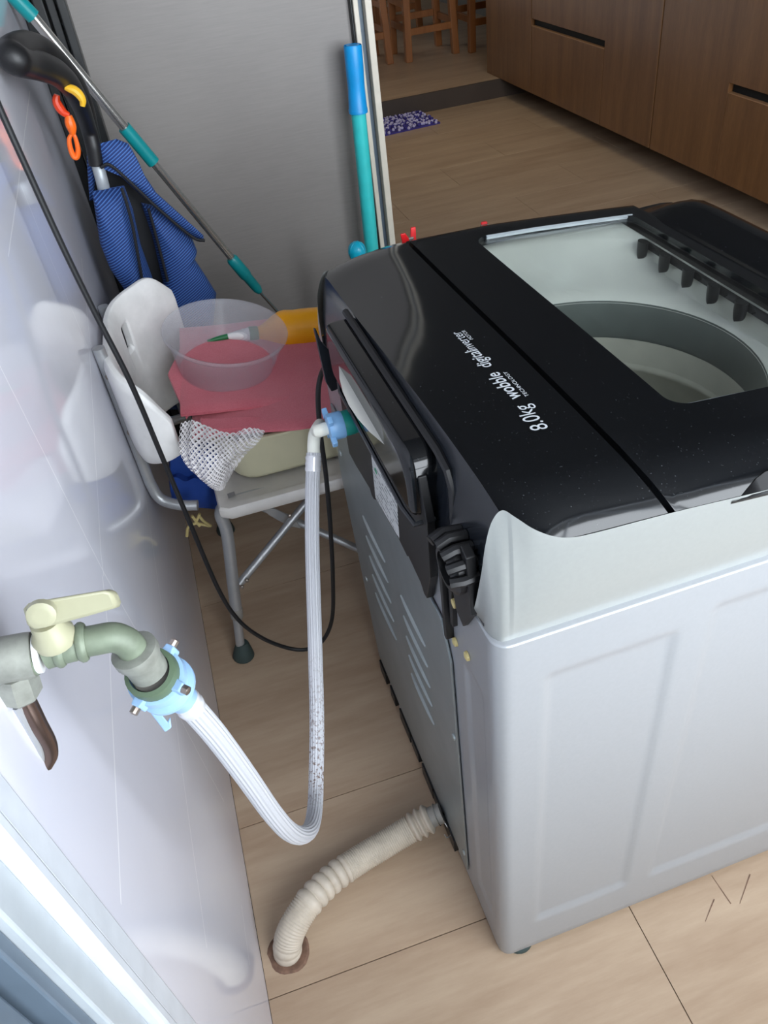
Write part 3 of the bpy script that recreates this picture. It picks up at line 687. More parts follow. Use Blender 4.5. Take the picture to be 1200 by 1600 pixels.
# cream lever
lv0 = tp(88, 975, TY-.004); lu = (tp(175, 930, TY-.004)-tp(50, 965, TY-.004)).normalized()
sd = lu.cross(_w).normalized()
def lvp(px): return [tp(x, y, TY-.010) for x, y in px]
MB().prism(lvp([(34, 952), (42, 943), (70, 938), (162, 923), (174, 926), (182, 944), (178, 951), (140, 962), (92, 975), (52, 985), (40, 978)]), _w*.012).build('lever', 'cream', tap, 40, .0025)
MB().lathe([(.0085, 0), (.0085, .005), (.006, .0062), (.004, .0062)], tp(66, 955, TY-.012), (0, -1, .25), 18).build('lever_cap', 'cream', tap)
c0, c1 = tp(70, 970), tp(92, 1008)
MB().lathe([(.0095, 0), (.0105, .007), (.0135, .013), (.0130, .019)], c0, (c1-c0), 20).build('lever_skirt', 'cream', tap)
# second outlet below the tee with its curved steel spout
s0 = tp(22, 1055); s1 = tp(34, 1092); sdn = (s1-s0).normalized()
MB().lathe([(.0135, -.006), (.0145, .006), (.0145, .016), (.0105, .021), (.0085, .021)], s0, sdn, 8).build('lower_nut', 'brass_dark', tap, 30)
MB().tube(spline([tp(38, 1092), tp(58, 1130, .38), tp(75, 1160, .378), tp(79, 1180, .376), tp(72, 1197, .374)], 6), lambda t: .0068*(1-.35*t), 14).build('lower_spout', 'spout', tap)
MB().tube(spline([tp(27, 1102, .381), tp(48, 1140, .378), tp(60, 1165, .376), tp(66, 1192, .374)], 5), lambda t: .0042*(1-.3*t), 10).build('spout_strap', 'alu', tap)

# ================================================================== INLET HOSE
ih = thing('inlet_hose', P(470, 1312, .9), 'white ribbed inlet hose looping from the wall tap to the machine back', 'hose')
hp = spline([P(287, 1092, .598), P(300, 1106, .604), P(338, 1150, .635), P(384, 1212, .69), P(425, 1270, .755), P(452, 1299, .81), P(472, 1305, .865), P(486, 1293, .93), P(492, 1262, .99), P(494, 1215, 1.03), P(495, 1120, 1.055), P(492, 1000, 1.07), P(488, 860, 1.08), P(488, 770, 1.08), P(490, 708, 1.08)], 14)
MB().tube(hp, .0094, 36, True, lambda k: 1+(.045 if k % 2 else -.03)).build('hose_tube', 'hose', ih, 0)
for i0, i1 in ((0, 16), (len(hp)-8, len(hp)-1)):
    seg_ = hp[i0:i1]; MB().tube(seg_, lambda t: .0104+.0009*math.sin(t*math.pi*3)**2, 18).build('crimp_ring', 'foil', ih)
nut_c = ml(-.0245, .418, .777)
el = spline([hp[-1], P(490, 695, 1.08), P(492, 678, 1.08), P(500, 664, 1.082), ml(-.068, .418, .777), ml(-.055, .418, .777)], 6)
MB().tube(el, .0088, 16).build('elbow', 'elbow', ih)
nb = MB().lathe([(.010, .0), (.0175, .0015), (.0185, .006), (.0185, .020), (.0175, .022)], ml(-.0545, .418, .777), MW, 24).build('nut', 'blue_nut', ih)
for k in range(4):
    a = R(35+90*k); d = MU*math.cos(a)+Vector((0, 0, 1))*math.sin(a); e = MW.cross(d)
    c_ = ml(-.0545, .418, .777)
    MB().prism([c_+d*.015-e*.006, c_+d*.026-e*.005, c_+d*.027+e*.005, c_+d*.015+e*.006], MW*.007).build('nut_wing', 'blue_nut', nb, 0, .001)
# pale blue tap connector clamped on the tap's outlet
k0 = tp(236, 1052, .384); k1 = P(288, 1094, .599); kd = (k1-k0).normalized(); kl = (k1-k0).length
MB().lathe([(.0145, -.004), (.0178, -.003), (.0185, .004), (.0180, .008), (.0145, .009), (.0135, -.002)], k0, kd, 28, None, False).build('clamp_collar', 'olive', ih)
MB().lathe([(.0145, .004), (.004, .0042)], k0, kd, 24, None, False).build('gasket', 'drain_grey', ih)
cn = MB().lathe([(.0170, .006), (.0205, .0075), (.0205, .014), (.0180, .017), (.0178, .024), (.0215, .026), (.0215, .0295), (.0185, .032), (.0125, .034), (.0110, kl+.001)], k0, kd, 30).build('tap_connector', 'pale_blue', ih)
ka = (_d - kd*_d.dot(kd)).normalized(); kb = kd.cross(ka)
for ang in (20, 110, 200, 290):
    a = R(ang); d = ka*math.cos(a)+kb*math.sin(a); e = kd.cross(d)
    MB().prism([k0+kd*.003+d*.0165-e*.0045, k0+kd*.003+d*.0235-e*.0035, k0+kd*.003+d*.0235+e*.0035, k0+kd*.003+d*.0165+e*.0045], kd*.012).build('screw_lug', 'pale_blue', cn, 0, .001)
    MB().lathe([(.003, 0), (.0032, .001), (.0032, .006), (.0018, .0068)], k0+kd*.007+d*.022, d, 10).build('screw', 'screw', cn)
tri = [P(x, y, .583) for x, y in ((222, 1098), (232, 1096), (256, 1140), (254, 1118), (243, 1098), (250, 1096), (267, 1112), (266, 1140), (258, 1144))]
tri = [P(x, y, .583) for x, y in ((222, 1097), (234, 1093), (262, 1128), (266, 1120), (268, 1137), (258, 1144))]
MB().prism(tri, ray(240, 1110)*.007).build('release_lever', 'pale_blue', cn, 0, .0012)

# ================================================================== DRAIN HOSE
dh = thing('drain_hose', (dc.x, dc.y, 0), 'beige corrugated drain hose running from the machine base into the floor hole', 'hose')
path = spline([Vector((dc.x, dc.y+.0, -.012)), Vector((dc.x-.001, dc.y+.001, .012)), pZ(457, 1450, .040), pZ(484, 1408, .052), pZ(520, 1372, .046), pZ(565, 1341, .042), pZ(610, 1314, .044), pZ(650, 1290, .052), pZ(676, 1276, .060), pZ(690, 1270, .064)], 60)
cum = [0]
for p, q in zip(path, path[1:]): cum.append(cum[-1]+(q-p).length)
LT = cum[-1]
def drad(i):
    s = cum[i]/LT; base = .0222
    if s < .10: k = .0016*abs(math.sin(cum[i]*math.pi/.011))
    elif s < .27: k = .0017*(.5+.5*math.sin(cum[i]*2*math.pi/.0040))
    elif s < .50: k = .0056*abs(math.sin((cum[i])*math.pi/.0165))**.55-.0030
    elif s < .84: k = .0016*(.5+.5*math.sin(cum[i]*2*math.pi/.0038))
    elif s < .945: k = .0062*abs(math.sin((s-.84)/.105*math.pi*3))**1.6-.0022
    else: k = -.004
    return base+k
# resample evenly so that every ring keeps its own samples
NS = 620; ev = []; j = 0
for i in range(NS+1):
    d = LT*i/NS
    while j < len(cum)-2 and cum[j+1] < d: j += 1
    ev.append(path[j].lerp(path[j+1], (d-cum[j])/max(1e-9, cum[j+1]-cum[j])))
cum = [LT*i/NS for i in range(NS+1)]
ksp = int(NS*.945)
MB().tube(ev[:ksp+1], [drad(i) for i in range(ksp+1)], 24).build('corrugated_tube', 'drain', dh, 80)
MB().tube(ev[ksp:], .0175, 20).build('cuff', 'drain_grey', dh)
cc = ev[int(NS*.975)]; ct = (ev[-1]-ev[-20]).normalized(); ca = ct.orthogonal().normalized(); cb = ct.cross(ca)
MB().tube([cc+(ca*math.cos(a)+cb*math.sin(a))*.0188 for a in [R(15*k) for k in range(25)]] + [pZ(702, 1296, .05), pZ(704, 1306, .046), pZ(698, 1309, .046), pZ(694, 1304, .048)], .0012, 6).build('spring_clip', 'chrome', dh)

# ================================================================== POWER CABLE
cab = spline([pY(-14, 135, 1.12), pY(0, 170, 1.12), pY(50, 281, 1.12), pY(100, 390, 1.12), pY(150, 492, 1.12), pY(205, 600, 1.12), pY(255, 718, 1.13), pY(292, 806, 1.13), pY(340, 918, 1.14), pY(372, 968, 1.14), pY(410, 997, 1.14), pY(452, 1013, 1.14), pY(482, 1014, 1.13), pY(505, 1000, 1.12), pY(519, 965, 1.11), pY(520, 900, 1.10), pY(516, 820, 1.09), pY(509, 740, 1.08), pY(501, 680, 1.06), pY(497, 620, 1.05), pY(502, 585, 1.045), ml(-.012, .55, .80)], 8)
based(MB().tube(cab, .0042, 10), 'power_cable', 'cable', cab[96], 'long black power cable sagging from the wall past the chair to the machine', 'cable')
print('CABLE', [tuple(round(c,3) for c in p) for p in cab[::12]])
print('HOSE', [tuple(round(c,3) for c in p) for p in hp[::14]])

# ================================================================== SHOWER CHAIR
CH = thing('shower_chair', (.1, 1.43, 0), 'white plastic shower chair with aluminium legs, piled with laundry beside the wall', 'chair')
def cr(x): return [Vector(p) for p in x]
# wrap-round backrest: plan curve from the near end to the far end, with a top edge that dips in the middle
plan = [(-.090, 1.19), (-.120, 1.195), (-.150, 1.222), (-.164, 1.27), (-.168, 1.33), (-.168, 1.42), (-.166, 1.49), (-.150, 1.540), (-.115, 1.580), (-.075, 1.612), (-.040, 1.640)]
ztp = [.655, .712, .738, .748, .742, .732, .730, .734, .738, .736, .690]
zbt = [.585, .572, .560, .550, .50, .47, .46, .455, .452, .452, .46]
cur = spline([(a, b_, c_) for (a, b_), c_ in zip(plan, ztp)], 8); cub = spline([(a, b_, c_) for (a, b_), c_ in zip(plan, zbt)], 8)
NB = len(cur); hole_i = [i for i in range(NB) if 60 <= i <= 65]
TH = .011
def nor(i):
    a, b_ = cur[max(0, i-1)], cur[min(NB-1, i+1)]; t = Vector((b_.x-a.x, b_.y-a.y, 0)).normalized(); return Vector((t.y, -t.x, 0))
def bpt(i, t, off): 
    p = cub[i].lerp(cur[i], t); e = 1 if .06 < t < .94 else .55
    return Vector((p.x, p.y, p.z)) + nor(i)*off*e
ts = [0, .03, .1, .35, .66, .70, .75, .79, .82, .87, .93, .98, 1]
b = MB(); idx = {}
for side, off in ((0, TH), (1, -TH)):
    for i in range(NB):
        for k, t in enumerate(ts): idx[side, i, k] = len(b.v); b.v.append(bpt(i, t, off))
def inhole(i, k): return 52 <= i < 57 and 4 <= k < 8
for side in (0, 1):
    for i in range(NB-1):
        for k in range(len(ts)-1):
            if inhole(i, k): continue
            q = (idx[side, i, k], idx[side, i+1, k], idx[side, i+1, k+1], idx[side, i, k+1]); b.f.append(q if side else q[::-1])
def wall_f(a, c): b.f.append((idx[0, a[0], a[1]], idx[0, c[0], c[1]], idx[1, c[0], c[1]], idx[1, a[0], a[1]]))
for i in range(NB-1): wall_f((i, 0), (i+1, 0)); wall_f((i, len(ts)-1), (i+1, len(ts)-1))
for k in range(len(ts)-1): wall_f((0, k), (0, k+1)); wall_f((NB-1, k), (NB-1, k+1))
for i in range(52, 57): wall_f((i, 4), (i+1, 4)); wall_f((i, 8), (i+1, 8))
for k in range(4, 8): wall_f((52, k), (52, k+1)); wall_f((57, k), (57, k+1))
bk = b.build('backrest', 'white_plastic', CH, 60)
md = bk.modifiers.new('round', 'SUBSURF'); md.levels = 1; md.render_levels = 1
# aluminium uprights, side rails, legs with rubber feet, crossed braces
tx = -.1735
def leg_tube(pts, r=.0115, name='leg', mat='alu'): return MB().tube(spline(pts, 8), r, 14).build(name, mat, CH)
leg_tube([(tx, 1.285, .765), (tx, 1.285, .52), (tx+.001, 1.283, .47), (tx+.010, 1.275, .438), (tx+.04, 1.26, .425), (-.10, 1.25, .420)], .0105, 'upright')
leg_tube([(tx, 1.56, .72), (tx, 1.56, .50), (tx+.012, 1.56, .44), (tx+.045, 1.57, .425), (-.09, 1.58, .42)], .0105, 'upright')
for z in (.715, .600):
    MB().lathe([(.0055, 0), (.005, .003), (.001, .0045)], (tx+.0, 1.2745, z), (.2, -1, 0), 12).build('bolt', 'screw', CH)
for y0, y1, xs_ in ((1.235, 1.215, -1), (1.62, 1.64, -1)):
    top = Vector((-.052, y0, .415)); ft = pZ(376, 1012, .03) if y0 < 1.5 else Vector((-.085, 1.665, .03))
    lg = leg_tube([(.10, y0, .418), (0, y0, .420), (-.04, y0, .417), (-.062, y0, .398), top.lerp(ft, .18), top.lerp(ft, .5), ft.lerp(top, .3)], .0125)
    lo = leg_tube([top.lerp(ft, .55), ft.lerp(top, .1), ft], .0098, 'leg_extension')
    cp_ = top.lerp(ft, .72); MB().lathe([(.0130, -.012), (.0138, -.008), (.0138, .012), (.0130, .016)], cp_, (ft-top), 14).build('leg_collar', 'drain_grey', CH)
    MB().lathe([(.0235, 0.0), (.0245, .004), (.021, .018), (.0145, .040), (.0120, .044)], (ft.x, ft.y, 0), (top-ft), 20).build('foot', 'rubber', CH)
for y0, xq in ((1.235, .34), (1.62, .34)):
    leg_tube([(.28, y0, .418), (xq-.02, y0, .40), (xq+.02, y0, .2), (xq+.05, y0, .03)], .0125)
    MB().lathe([(.0235, 0.0), (.0245, .004), (.021, .018), (.0145, .040), (.0120, .044)], (xq+.05, y0, 0), (-.1, 0, 1), 20).build('foot', 'rubber', CH)
br0, br1 = pY(374, 912, 1.24), pY(478, 786, 1.30)
MB().tube([br0, br1, br1+(br1-br0)*.2], .0085, 12).build('brace', 'alu', CH)
MB().tube([pY(398, 788, 1.40), pY(470, 818, 1.33), pY(556, 856, 1.27), pY(640, 893, 1.22)], .0085, 12).build('brace', 'alu', CH)
MB().prism([pY(x, y, 1.305) for x, y in ((405, 790), (432, 796), (462, 812), (470, 826), (450, 822), (420, 805))], (0, .004, 0)).build('brace_plate', 'alu', CH, 0, .001)
for q in ((453, 806, 1.29), (386, 907, 1.23), (378, 917, 1.23)):
    MB().lathe([(.0045, 0), (.004, .003), (.001, .004)], pY(*q), (0, -1, .2), 10).build('bolt', 'screw', CH)
# seat with a rolled rim
SZ = .437
sp_ = [(-.062, 1.200), (-.045, 1.188), (.36, 1.188), (.38, 1.21), (.38, 1.64), (.36, 1.66), (-.05, 1.66), (-.064, 1.645)]
b = MB(); rows = []
for ins, z in ((.012, SZ-.026), (.003, SZ-.026), (.0, SZ-.020), (.0, SZ-.004), (.003, SZ), (.016, SZ), (.024, SZ-.005)):
    cx, cy = .16, 1.425; rows.append([(cx+(x-cx)*(1-ins/.21), cy+(y-cy)*(1-ins/.22), z) for x, y in sp_])
b.grid(rows, True, True, True).build('seat', 'seat', CH, 40)
MB().prism([pZ(x, y, SZ+.0003) for x, y in ((355, 772), (366, 768), (368, 774), (357, 779))], (0, 0, .0004)).build('seat_print', 'sign_grey', CH, 0)

# ================================================================== LAUNDRY PILE
# cream basin on the seat
b = MB(); rows = []
bx0, bx1, by0, by1, bz0, bz1 = -.035, .37, 1.235, 1.60, SZ+.0005, SZ+.112
def rr2(x0, x1, y0, y1, r, z, n=6):
    return [(cx+r*math.cos(R(a0+90*k/n)), cy+r*math.sin(R(a0+90*k/n)), z) for cx, cy, a0 in ((x1-r, y1-r, 0), (x0+r, y1-r, 90), (x0+r, y0+r, 180), (x1-r, y0+r, 270)) for k in range(n+1)]
for ins, z, r_ in ((.035, bz0, .04), (.022, bz0+.004, .05), (.016, bz0+.014, .055), (.004, bz1-.012, .06), (.002, bz1-.008, .06), (-.008, bz1-.006, .065), (-.009, bz1-.001, .065), (-.005, bz1, .06), (.004, bz1-.003, .055), (.02, bz0+.02, .05), (.04, bz0+.008, .04)):
    rows.append(rr2(bx0+ins, bx1-ins, by0+ins, by1-ins, r_, z))
based(b.grid(rows, True, True, True), 'laundry_basin', 'basin', (.16, 1.42, bz0), 'cream plastic basin on the chair seat under the pink towel', 'basin', smooth=50)

# towel: two folded layers draped over the basin, sloping down to the right
def tz(x, y): return .598 - .17*(x+.06) + .03*(y-1.3)
def towel_layer(pl, th, seedv, wav=.003):
    """pl: 4 corners (x,y) near-left, near-right, far-right, far-left; returns a thick wavy slab"""
    n, m = 34, 26; b = MB(); top = []; bot = []
    for j in range(m+1):
        t = j/m; rt, rb = [], []
        for i in range(n+1):
            s = i/n; A = Vector(pl[0]).lerp(Vector(pl[1]), s); B = Vector(pl[3]).lerp(Vector(pl[2]), s); p = A.lerp(B, t)
            e = min(s, 1-s, t*.8, (1-t)*.8); rnd = math.sqrt(min(1, e/.03))
            w = wav*noise.noise((p.x*14, p.y*14, seedv))
            z = p.z + w
            rt.append((p.x, p.y, z+th*(.5+.5*rnd)-th*.5)); rb.append((p.x, p.y, z-th*(.5*rnd)-th*.5))
        top.append(rt); bot.append(rb)
    b.grid(top); b.grid(bot, flip=True)
    k = len(top[0]); o2 = (m+1)*k
    def side(seq):
        for a, c in zip(seq, seq[1:]): b.f.append((a, c, c+o2, a+o2))
    side([i for i in range(k)]); side([m*k+i for i in range(k)]); side([j*k for j in range(m+1)]); side([j*k+k-1 for j in range(m+1)])
    return b
def T3(px, py, z): p = pZ(px, py, z); return (p.x, p.y, p.z)
tw = thing('pink_towel', (.08, 1.4, .55), 'folded pink towel draped over the cream basin under the clear tub', 'towel')
towel_layer([T3(282, 648, .588), T3(545, 622, .545), (.34, 1.62, .56), (-.045, 1.60, .62)], .010, 1.3).build('upper_fold', 'towel', tw, 60)
towel_layer([T3(262, 586, .612), T3(290, 652, .580), T3(300, 640, .586), (-.03, 1.60, .61)], .008, 2.7).build('side_fold', 'towel', tw, 60)
towel_layer([T3(300, 684, .5615), T3(550, 660, .5600), (.34, 1.60, .545), (-.03, 1.58, .585)], .010, 4.1).build('lower_fold', 'towel', tw, 60)
towel_layer([T3(312, 674, .570), T3(405, 672, .558), T3(415, 655, .562), T3(312, 655, .576)], .006, 6.1, .006).build('hanging_corner', 'towel', tw, 60)
# woven hem band standing proud along the near edge
b = MB(); hem = [T3(283+ (500-283)*k/12, 641 + (0 if k < 7 else -1.7*(k-7)), .5945-.043*k/12) for k in range(13)]

# white mesh laundry bag hanging over the basin's near left corner
mb_ = MB(); nu_, nv_ = 40, 26; rows = []
topl = [P(282, 662, 1.33), P(300, 656, 1.325), P(330, 668, 1.315), P(360, 676, 1.31), P(390, 668, 1.31), P(412, 672, 1.31)]
midl = [P(280, 700, 1.30), P(300, 704, 1.28), P(330, 708, 1.272), P(355, 712, 1.275), P(375, 705, 1.29), P(402, 690, 1.30)]
lowl = [P(292, 728, 1.30), P(310, 742, 1.285), P(330, 750, 1.28), P(350, 738, 1.285), P(362, 724, 1.295), P(380, 712, 1.305)]
botl = [P(318, 750, 1.305), P(326, 760, 1.30), P(336, 766, 1.298), P(344, 766, 1.30), P(350, 760, 1.305), P(354, 750, 1.31)]
cols_ = [spline(x, 8) for x in (topl, midl, lowl, botl)]
for i in range(len(cols_[0])):
    rows.append(spline([c[i] for c in cols_], 8))
for i, r_ in enumerate(rows):
    for j, p in enumerate(r_):
        r_[j] = p - _w*(.006*noise.noise((i*.42, j*.16, 5)) + .0045*math.sin(i*.9+j*.12)*(1-j/len(r_)))
back_rows = [[p + _w*.012 for p in r_] for r_ in rows]
mb_.grid(rows); k2 = len(mb_.v); mb_.grid(back_rows, flip=True)
mo = based(mb_, 'mesh_laundry_bag', 'net', P(330, 765, 1.3), 'white net laundry bag hanging over the near corner of the basin', 'laundry bag', smooth=80)
uvl = mo.data.uv_layers.new(name='UVMap'); nr = len(rows[0]); nvt = len(rows)*nr
for li, lp in enumerate(mo.data.loops):
    vi = lp.vertex_index % nvt; i, j = divmod(vi, nr); uvl.data[li].uv = (i*.42, j*.56)

# clear tub on the towel
tc0 = pY(352, 516, 1.435); tn = Vector((.20, -.12, 1)).normalized(); tb = tc0 - tn*.098
prof = [(.001, .003), (.06, .002), (.082, .0), (.086, .002), (.0895, .006), (.112, .088), (.1165, .090), (.1195, .0935), (.1205, .097), (.119, .099), (.1155, .0985), (.113, .094), (.1095, .088), (.0875, .008), (.083, .0045), (.060, .004), (.056, .0055), (.052, .0045), (.001, .005)]
based(MB().lathe(prof, tb, tn, 72, None, False), 'plastic_tub', 'tub', tb, 'round clear plastic tub standing on the pink towel', 'tub', smooth=60)

# amber bottle lying on the towel
yb_ = thing('squeeze_bottle', (.22, 1.53, .57), 'amber plastic bottle with a green and white nozzle lying on the towel', 'bottle')
y0_, y1_ = pY(398, 522, 1.535), pY(505, 513, 1.535); yd = (y1_-y0_).normalized()
MB().lathe([(.012, .0), (.014, .004), (.016, .012), (.022, .022), (.036, .042), (.043, .056), (.0445, .066), (.0435, .085), (.0445, .10), (.045, .12), (.045, .22), (.043, .232), (.034, .238)], y0_, yd, 36).build('bottle_body', 'yellow', yb_, 60)
MB().lathe([(.0155, -.012), (.0165, -.010), (.0165, .006), (.013, .008)], y0_, yd, 24).build('bottle_collar', 'cap_green', yb_)
MB().lathe([(.0045, -.058), (.006, -.055), (.0145, -.016), (.0145, -.0115)], y0_, yd, 24).build('nozzle', 'white_plastic', yb_)
MB().tube([y0_-yd*.056, y0_-yd*.075-Vector((0, .0, .003)), y0_-yd*.10-Vector((0, 0, .008))], [.006, .0055, .004], 12).build('nozzle_tip', 'cap_green', yb_)

# blue cloth folded on the chair's side rail
bc = MB(); rows = []
pts_t = [(268, 708), (300, 712), (332, 716)]; n = 22
for j, (yl, yr, dd) in enumerate(((700, 706, 0), (722, 722, .012), (742, 742, .0), (748, 752, .02), (760, 764, .018), (770, 776, .022), (782, 790, .012), (790, 796, .0))):
    rows.append([pY(266+(340-266)*i/n + (4 if j > 5 else 0), yl+(yr-yl)*i/n + (3*math.sin(i*.7+j) if 2 <= j < 6 else 0), 1.34-dd-.004*math.sin(i*.5)) for i in range(n+1)])
rows2 = [[p+Vector((0, .03, 0)) for p in r_] for r_ in rows]
bc.grid(rows); bc.grid(rows2, flip=True)
ncol = n+1; nn = len(rows)*ncol
for i in range(n): bc.f += [(i, i+1, i+1+nn, i+nn), ((len(rows)-1)*ncol+i, (len(rows)-1)*ncol+i+1, (len(rows)-1)*ncol+i+1+nn, (len(rows)-1)*ncol+i+nn)]
for j in range(len(rows)-1): bc.f += [(j*ncol, (j+1)*ncol, (j+1)*ncol+nn, j*ncol+nn), (j*ncol+n, (j+1)*ncol+n, (j+1)*ncol+n+nn, j*ncol+n+nn)]
based(bc, 'folded_cloth', 'blue_cloth', pY(305, 795, 1.34), 'royal blue cloth folded under the seat on the chair rail', 'cloth', smooth=50)
# cream plastic clip hanging below it
hk = MB()
for pts_ in ([(292, 838), (294, 824), (305, 818), (318, 820), (328, 822)], [(305, 818), (309, 810), (312, 803)], [(311, 806), (318, 814), (330, 822)], [(300, 806), (306, 814), (312, 822)]):
    hk.tube(spline([pY(x, y, 1.36) for x, y in pts_], 5), .0032, 8)
based(hk, 'plastic_clip', 'tan', pY(310, 820, 1.36), 'small cream plastic clip hanging under the chair rail near the wall', 'clip')

# ================================================================== BLUE TROLLEY BAG
TB = thing('trolley_bag', (-.03, 1.85, 0), 'blue striped shopping trolley bag with black piping and a hooked black handle behind the chair', 'bag')
def poly(px, Y): return [pY(x, y, Y) for x, y in px]
def dens(px, k=4):
    out = []
    for i, p in enumerate(px):
        q = px[(i+1) % len(px)]
        for j in range(k): out.append((p[0]+(q[0]-p[0])*j/k, p[1]+(q[1]-p[1])*j/k))
    return out
MB().pillow(poly(dens([(144, 300), (166, 296), (190, 292), (204, 330), (216, 384), (236, 440), (262, 485), (270, 560), (230, 560), (212, 478), (172, 420), (156, 380)]), 1.745), (-.15, -1, .2), .045, .03).build('front_panel', 'bag', TB, 60)
MB().pillow(poly(dens([(222, 318), (258, 326), (300, 372), (308, 392), (304, 405), (322, 432), (338, 458), (330, 540), (262, 540), (256, 440), (240, 372)]), 1.80), (.1, -1, .2), .035, .03).build('pocket', 'bag', TB, 60)
MB().pillow(poly(dens([(150, 226), (182, 217), (200, 224), (210, 240), (222, 268), (245, 302), (285, 338), (318, 368), (318, 376), (300, 369), (270, 350), (240, 322), (205, 290), (175, 262), (156, 262)]), 1.765), (.1, -1, .3), .022, .012).build('flap', 'bag', TB, 60)
MB().pillow(poly(dens([(152, 262), (178, 262), (205, 290), (240, 322), (262, 350), (262, 480), (200, 470), (170, 330)]), 1.835), (0, -1, .1), .012, .05).build('dark_gap_sheet', 'bag_dark', TB, 60)  # black sheet behind the flap, its colour standing in for interior shade
MB().pillow(poly(dens([(134, 176), (142, 182), (150, 215), (152, 255), (146, 312), (140, 314), (136, 260)]), 1.80), (0, -1, .1), .012, .012).build('side_strap', 'bag', TB, 60)
for nm, px, Y in (('piping', [(190, 294), (198, 318), (207, 352), (213, 385), (222, 436)], 1.698), ('piping', [(157, 262), (172, 258), (205, 286), (245, 324), (300, 370), (320, 376)], 1.745), ('piping', [(232, 326), (240, 355), (252, 400), (262, 440)], 1.77)):
    MB().tube(spline([pY(x, y, Y) for x, y in px], 6), .0032, 8).build(nm, 'bag_dark', TB)
hY = 1.765
MB().tube(spline([pY(152, 256, hY), pY(163, 298, hY), pY(178, 370, hY+.06), (-.10, 1.76, .4), (-.10, 1.80, .06)], 6), .0125, 14).build('handle_tube', 'grey_tube', TB)
arm = [(151, 258), (146, 230), (138, 200), (126, 165), (110, 135), (90, 115), (66, 104), (40, 98), (20, 88)]
loop = [pY(x, y, hY-.055*max(0, i-2)) for i, (x, y) in enumerate(arm[:-1])] + [pY(24, 93, 1.43), pY(18, 86, 1.445), pY(24, 78, 1.475)]
arm2 = [(150, 236), (143, 205), (132, 160), (118, 128), (98, 104), (72, 82), (44, 72)]
loop += [pY(x, y, 1.80-.05*max(0, i-1)) for i, (x, y) in enumerate(arm2)][::-1]
MB().tube(spline(loop, 8), lambda t: .0150+.0075*sm(t, .1, .36)*(1-sm(t, .62, .85)), 18).build('handle_loop', 'satin', TB, 60)
for x in (-.09, .07):
    MB().lathe([(.012, -.012), (.05, -.012), (.055, -.006), (.055, .006), (.05, .012), (.012, .012)], (x, 1.86, .0555), (1, 0, 0), 24).build('wheel', 'satin', TB, 60)
MB().tube([(-.10, 1.86, .0555), (.08, 1.86, .0555)], .006, 8).build('axle', 'grey_tube', TB)
MB().box((-.12, 1.80, .07), (.10, 1.96, .085)).build('base_plate', 'satin', TB, 0, .003)
MB().pillow(poly(dens([(232, 500), (262, 470), (330, 480), (340, 560), (320, 640), (240, 640)]), 1.83), (0, -1, .1), .05, .09).build('lower_body', 'bag', TB, 60)
# coloured plastic clip clasped round the handle arm
kc = thing('hook_clip', pY(112, 200, hY-.02), 'orange and yellow plastic hook clip clasped on the black trolley handle', 'clip')
def clip_strip(px, Y, w, mat, name, dz=.006):
    c = spline([pY(x, y, Y) for x, y in px], 6); n = len(c)
    MB().tube(c, [w*(.55+.45*math.sin(math.pi*min(1, (i+1)/n))) for i in range(n)], 10).build(name, mat, kc)
clip_strip([(101, 136), (108, 138), (116, 141), (124, 148), (129, 157), (129, 166)], 1.60, 0.0077, 'amber', 'yellow_jaw')
clip_strip([(89, 148), (88, 158), (93, 168), (100, 176), (108, 180)], 1.66, 0.0081, 'redorange', 'red_jaw')
clip_strip([(107, 180), (109, 190), (112, 200), (114, 210)], 1.66, 0.0094, 'orange', 'shank')
clip_strip([(112, 209), (108, 218), (110, 232), (115, 244), (120, 245), (122, 234), (118, 216), (114, 208)], 1.66, 0.0052, 'orange', 'hook_loop')

# ================================================================== POLES
mp = thing('mop_pole', pY(425, 482, 1.95), 'steel telescopic mop pole with teal sleeves leaning across the grey panel', 'pole')
def pole_part(p0, p1, Y0, Y1, r, mat, name, n=16):
    a, c = pY(*p0, Y0), pY(*p1, Y1); return MB().tube([a, a.lerp(c, .5), c], r, n).build(name, mat, mp)
Yp = lambda x: 1.93+.10*(x-20)/400
def pp(p0, p1, r, mat, name): return pole_part(p0, p1, Yp(p0[0]), Yp(p1[0]), r, mat, name)
pp((-12, -40), (52, 26), .0150, 'mop_teal', 'sleeve')
pp((50, 24), (198, 203), .0112, 'chrome', 'outer_tube')
pp((194, 199), (240, 254), .0150, 'mop_teal', 'sleeve')
pp((238, 252), (364, 406), .0092, 'chrome', 'inner_tube')
a, c = pY(361, 403, Yp(361)), pY(406, 456, Yp(406))
MB().tube([a, a.lerp(c, .04), a.lerp(c, .5), a.lerp(c, .53), a.lerp(c, .9), c], [.0125, .0155, .0160, .0135, .0125, .008], 18).build('end_grip', 'mop_teal', mp, 40)
a, c = pY(404, 454, Yp(404)), pY(413, 464, Yp(413))
MB().tube([a, c, c + (c-a).normalized()*.06, Vector((c.x+(c-a).x/(a-c).z*(-c.z)*-1*.99, c.y+.04, .006))], .0042, 10).build('tip_rod', 'chrome', mp)

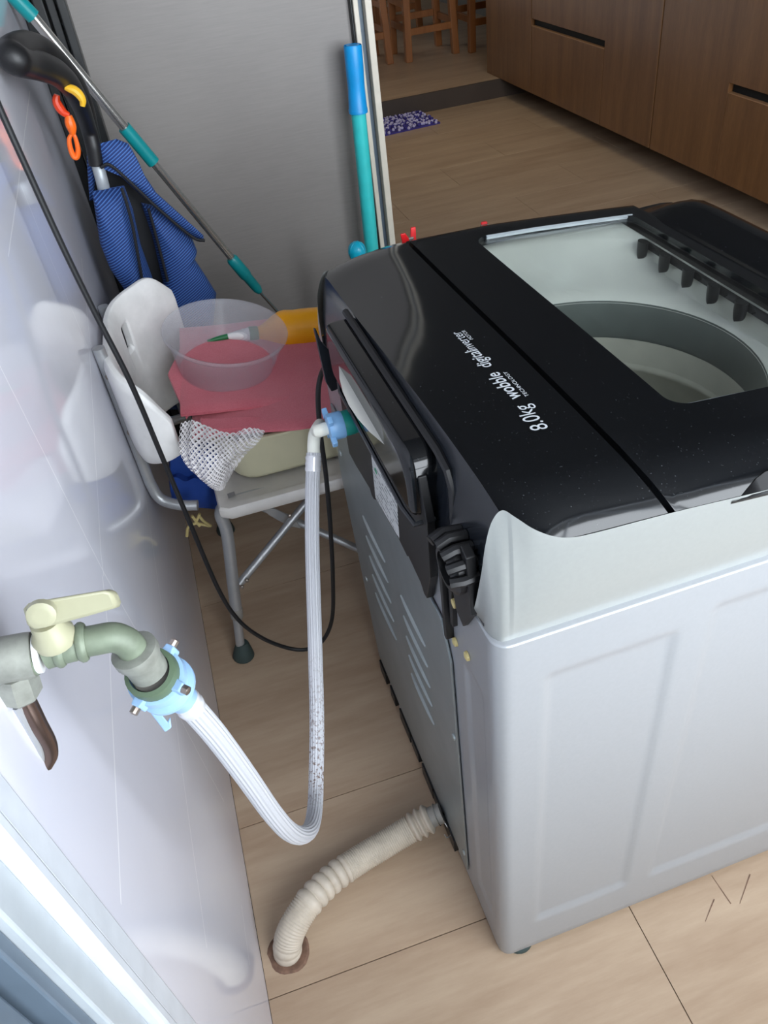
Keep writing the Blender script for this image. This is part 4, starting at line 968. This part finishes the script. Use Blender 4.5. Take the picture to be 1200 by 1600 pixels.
bm_ = thing('broom', pY(590, 480, 2.1), 'turquoise broom handle with a sky blue grip standing against the door jamb', 'broom')
g0, g1, g2 = pY(551, 70, 2.13), pY(560, 176, 2.13), pY(582, 402, 2.13)
low_ = Vector((g2.x+(g2-g1).x*.7, 2.11, .03))
MB().tube([g1-(g2-g1)*.02, g2, low_], [.0190, .0195, .0195], 18).build('handle', 'teal_pole', bm_)
u_ = (g1-g0)
gb = MB(); gb.tube([g0, g0+u_*.02, g0+u_*.35, g0+u_*.6, g0+u_*.93, g0+u_*.94, g1], [.0215, .0225, .0225, .0215, .0235, .0245, .0245], 20, False)
gb.tube([g0, g0+u_*.1], .017, 16).build('grip', 'sky_grip', bm_, 40)
MB().box((low_.x-.12, 2.085, .0), (low_.x+.10, 2.135, .05)).build('broom_head', 'teal_pole', bm_, 0, .008)

bh = thing('brush_handle', pY(570, 430, 1.97), 'small cyan brush handle with a ball end peeking over the machine corner', 'brush')
t0 = pY(558, 393, 1.97); MB().sphere(t0, .024, 20, 12, (1, 1, 1.12)).build('ball_end', 'cyan', bh, 80)
for k in range(7):
    a = 2*math.pi*k/7; MB().tube([t0+Vector((math.cos(a)*.0225*math.sin(ph), math.sin(a)*.0225*math.sin(ph), -.0258*math.cos(ph))) for ph in [R(25+130*i/8) for i in range(9)]], .0022, 6).build('grip_rib', 'cyan', bh)
MB().tube([t0-Vector((0, 0, .018)), t0-Vector((-.004, 0, .05)), t0-Vector((-.01, 0, .30)), (t0.x+.02, t0.y, .10)], [.019, .0205, .017, .012], 18).build('handle', 'cyan', bh, 60)
MB().lathe([(.055, 0), (.058, .005), (.05, .10), (.03, .105)], (t0.x+.02, t0.y, 0), (0, 0, 1), 24).build('brush_holder', 'cyan', bh)

# red pegs clipped to the far edge of the machine top
for i, (q, ang, lab) in enumerate((((640, 374), .35, 'red plastic peg clipped at the far end of the lid hinge'), ((757, 354), 1.3, 'red plastic peg farther along the far rim of the machine'))):
    base = pY(*q, MO.y+.728)
    pg = thing('red_peg', base, lab, 'peg', 'red pegs on the machine rim')
    for s_ in (-1, 1):
        d = Vector((math.cos(ang)*s_*.006, .004*s_, 0))
        MB().prism([base+d+Vector((-.005, 0, -.018)), base+d+Vector((.005, 0, -.018)), base+d*1.4+Vector((.0055, 0, .004)), base+d*2+Vector((.003, 0, .014 if i == 0 else .004)), base+d*2+Vector((-.005, 0, .014 if i == 0 else .004))], (0, .004, 0)).build('jaw', 'red', pg, 0, .001)
    MB().lathe([(.0035, -.006), (.0035, .006)], base, (1, 0, 0), 10).build('spring', 'chrome', pg)
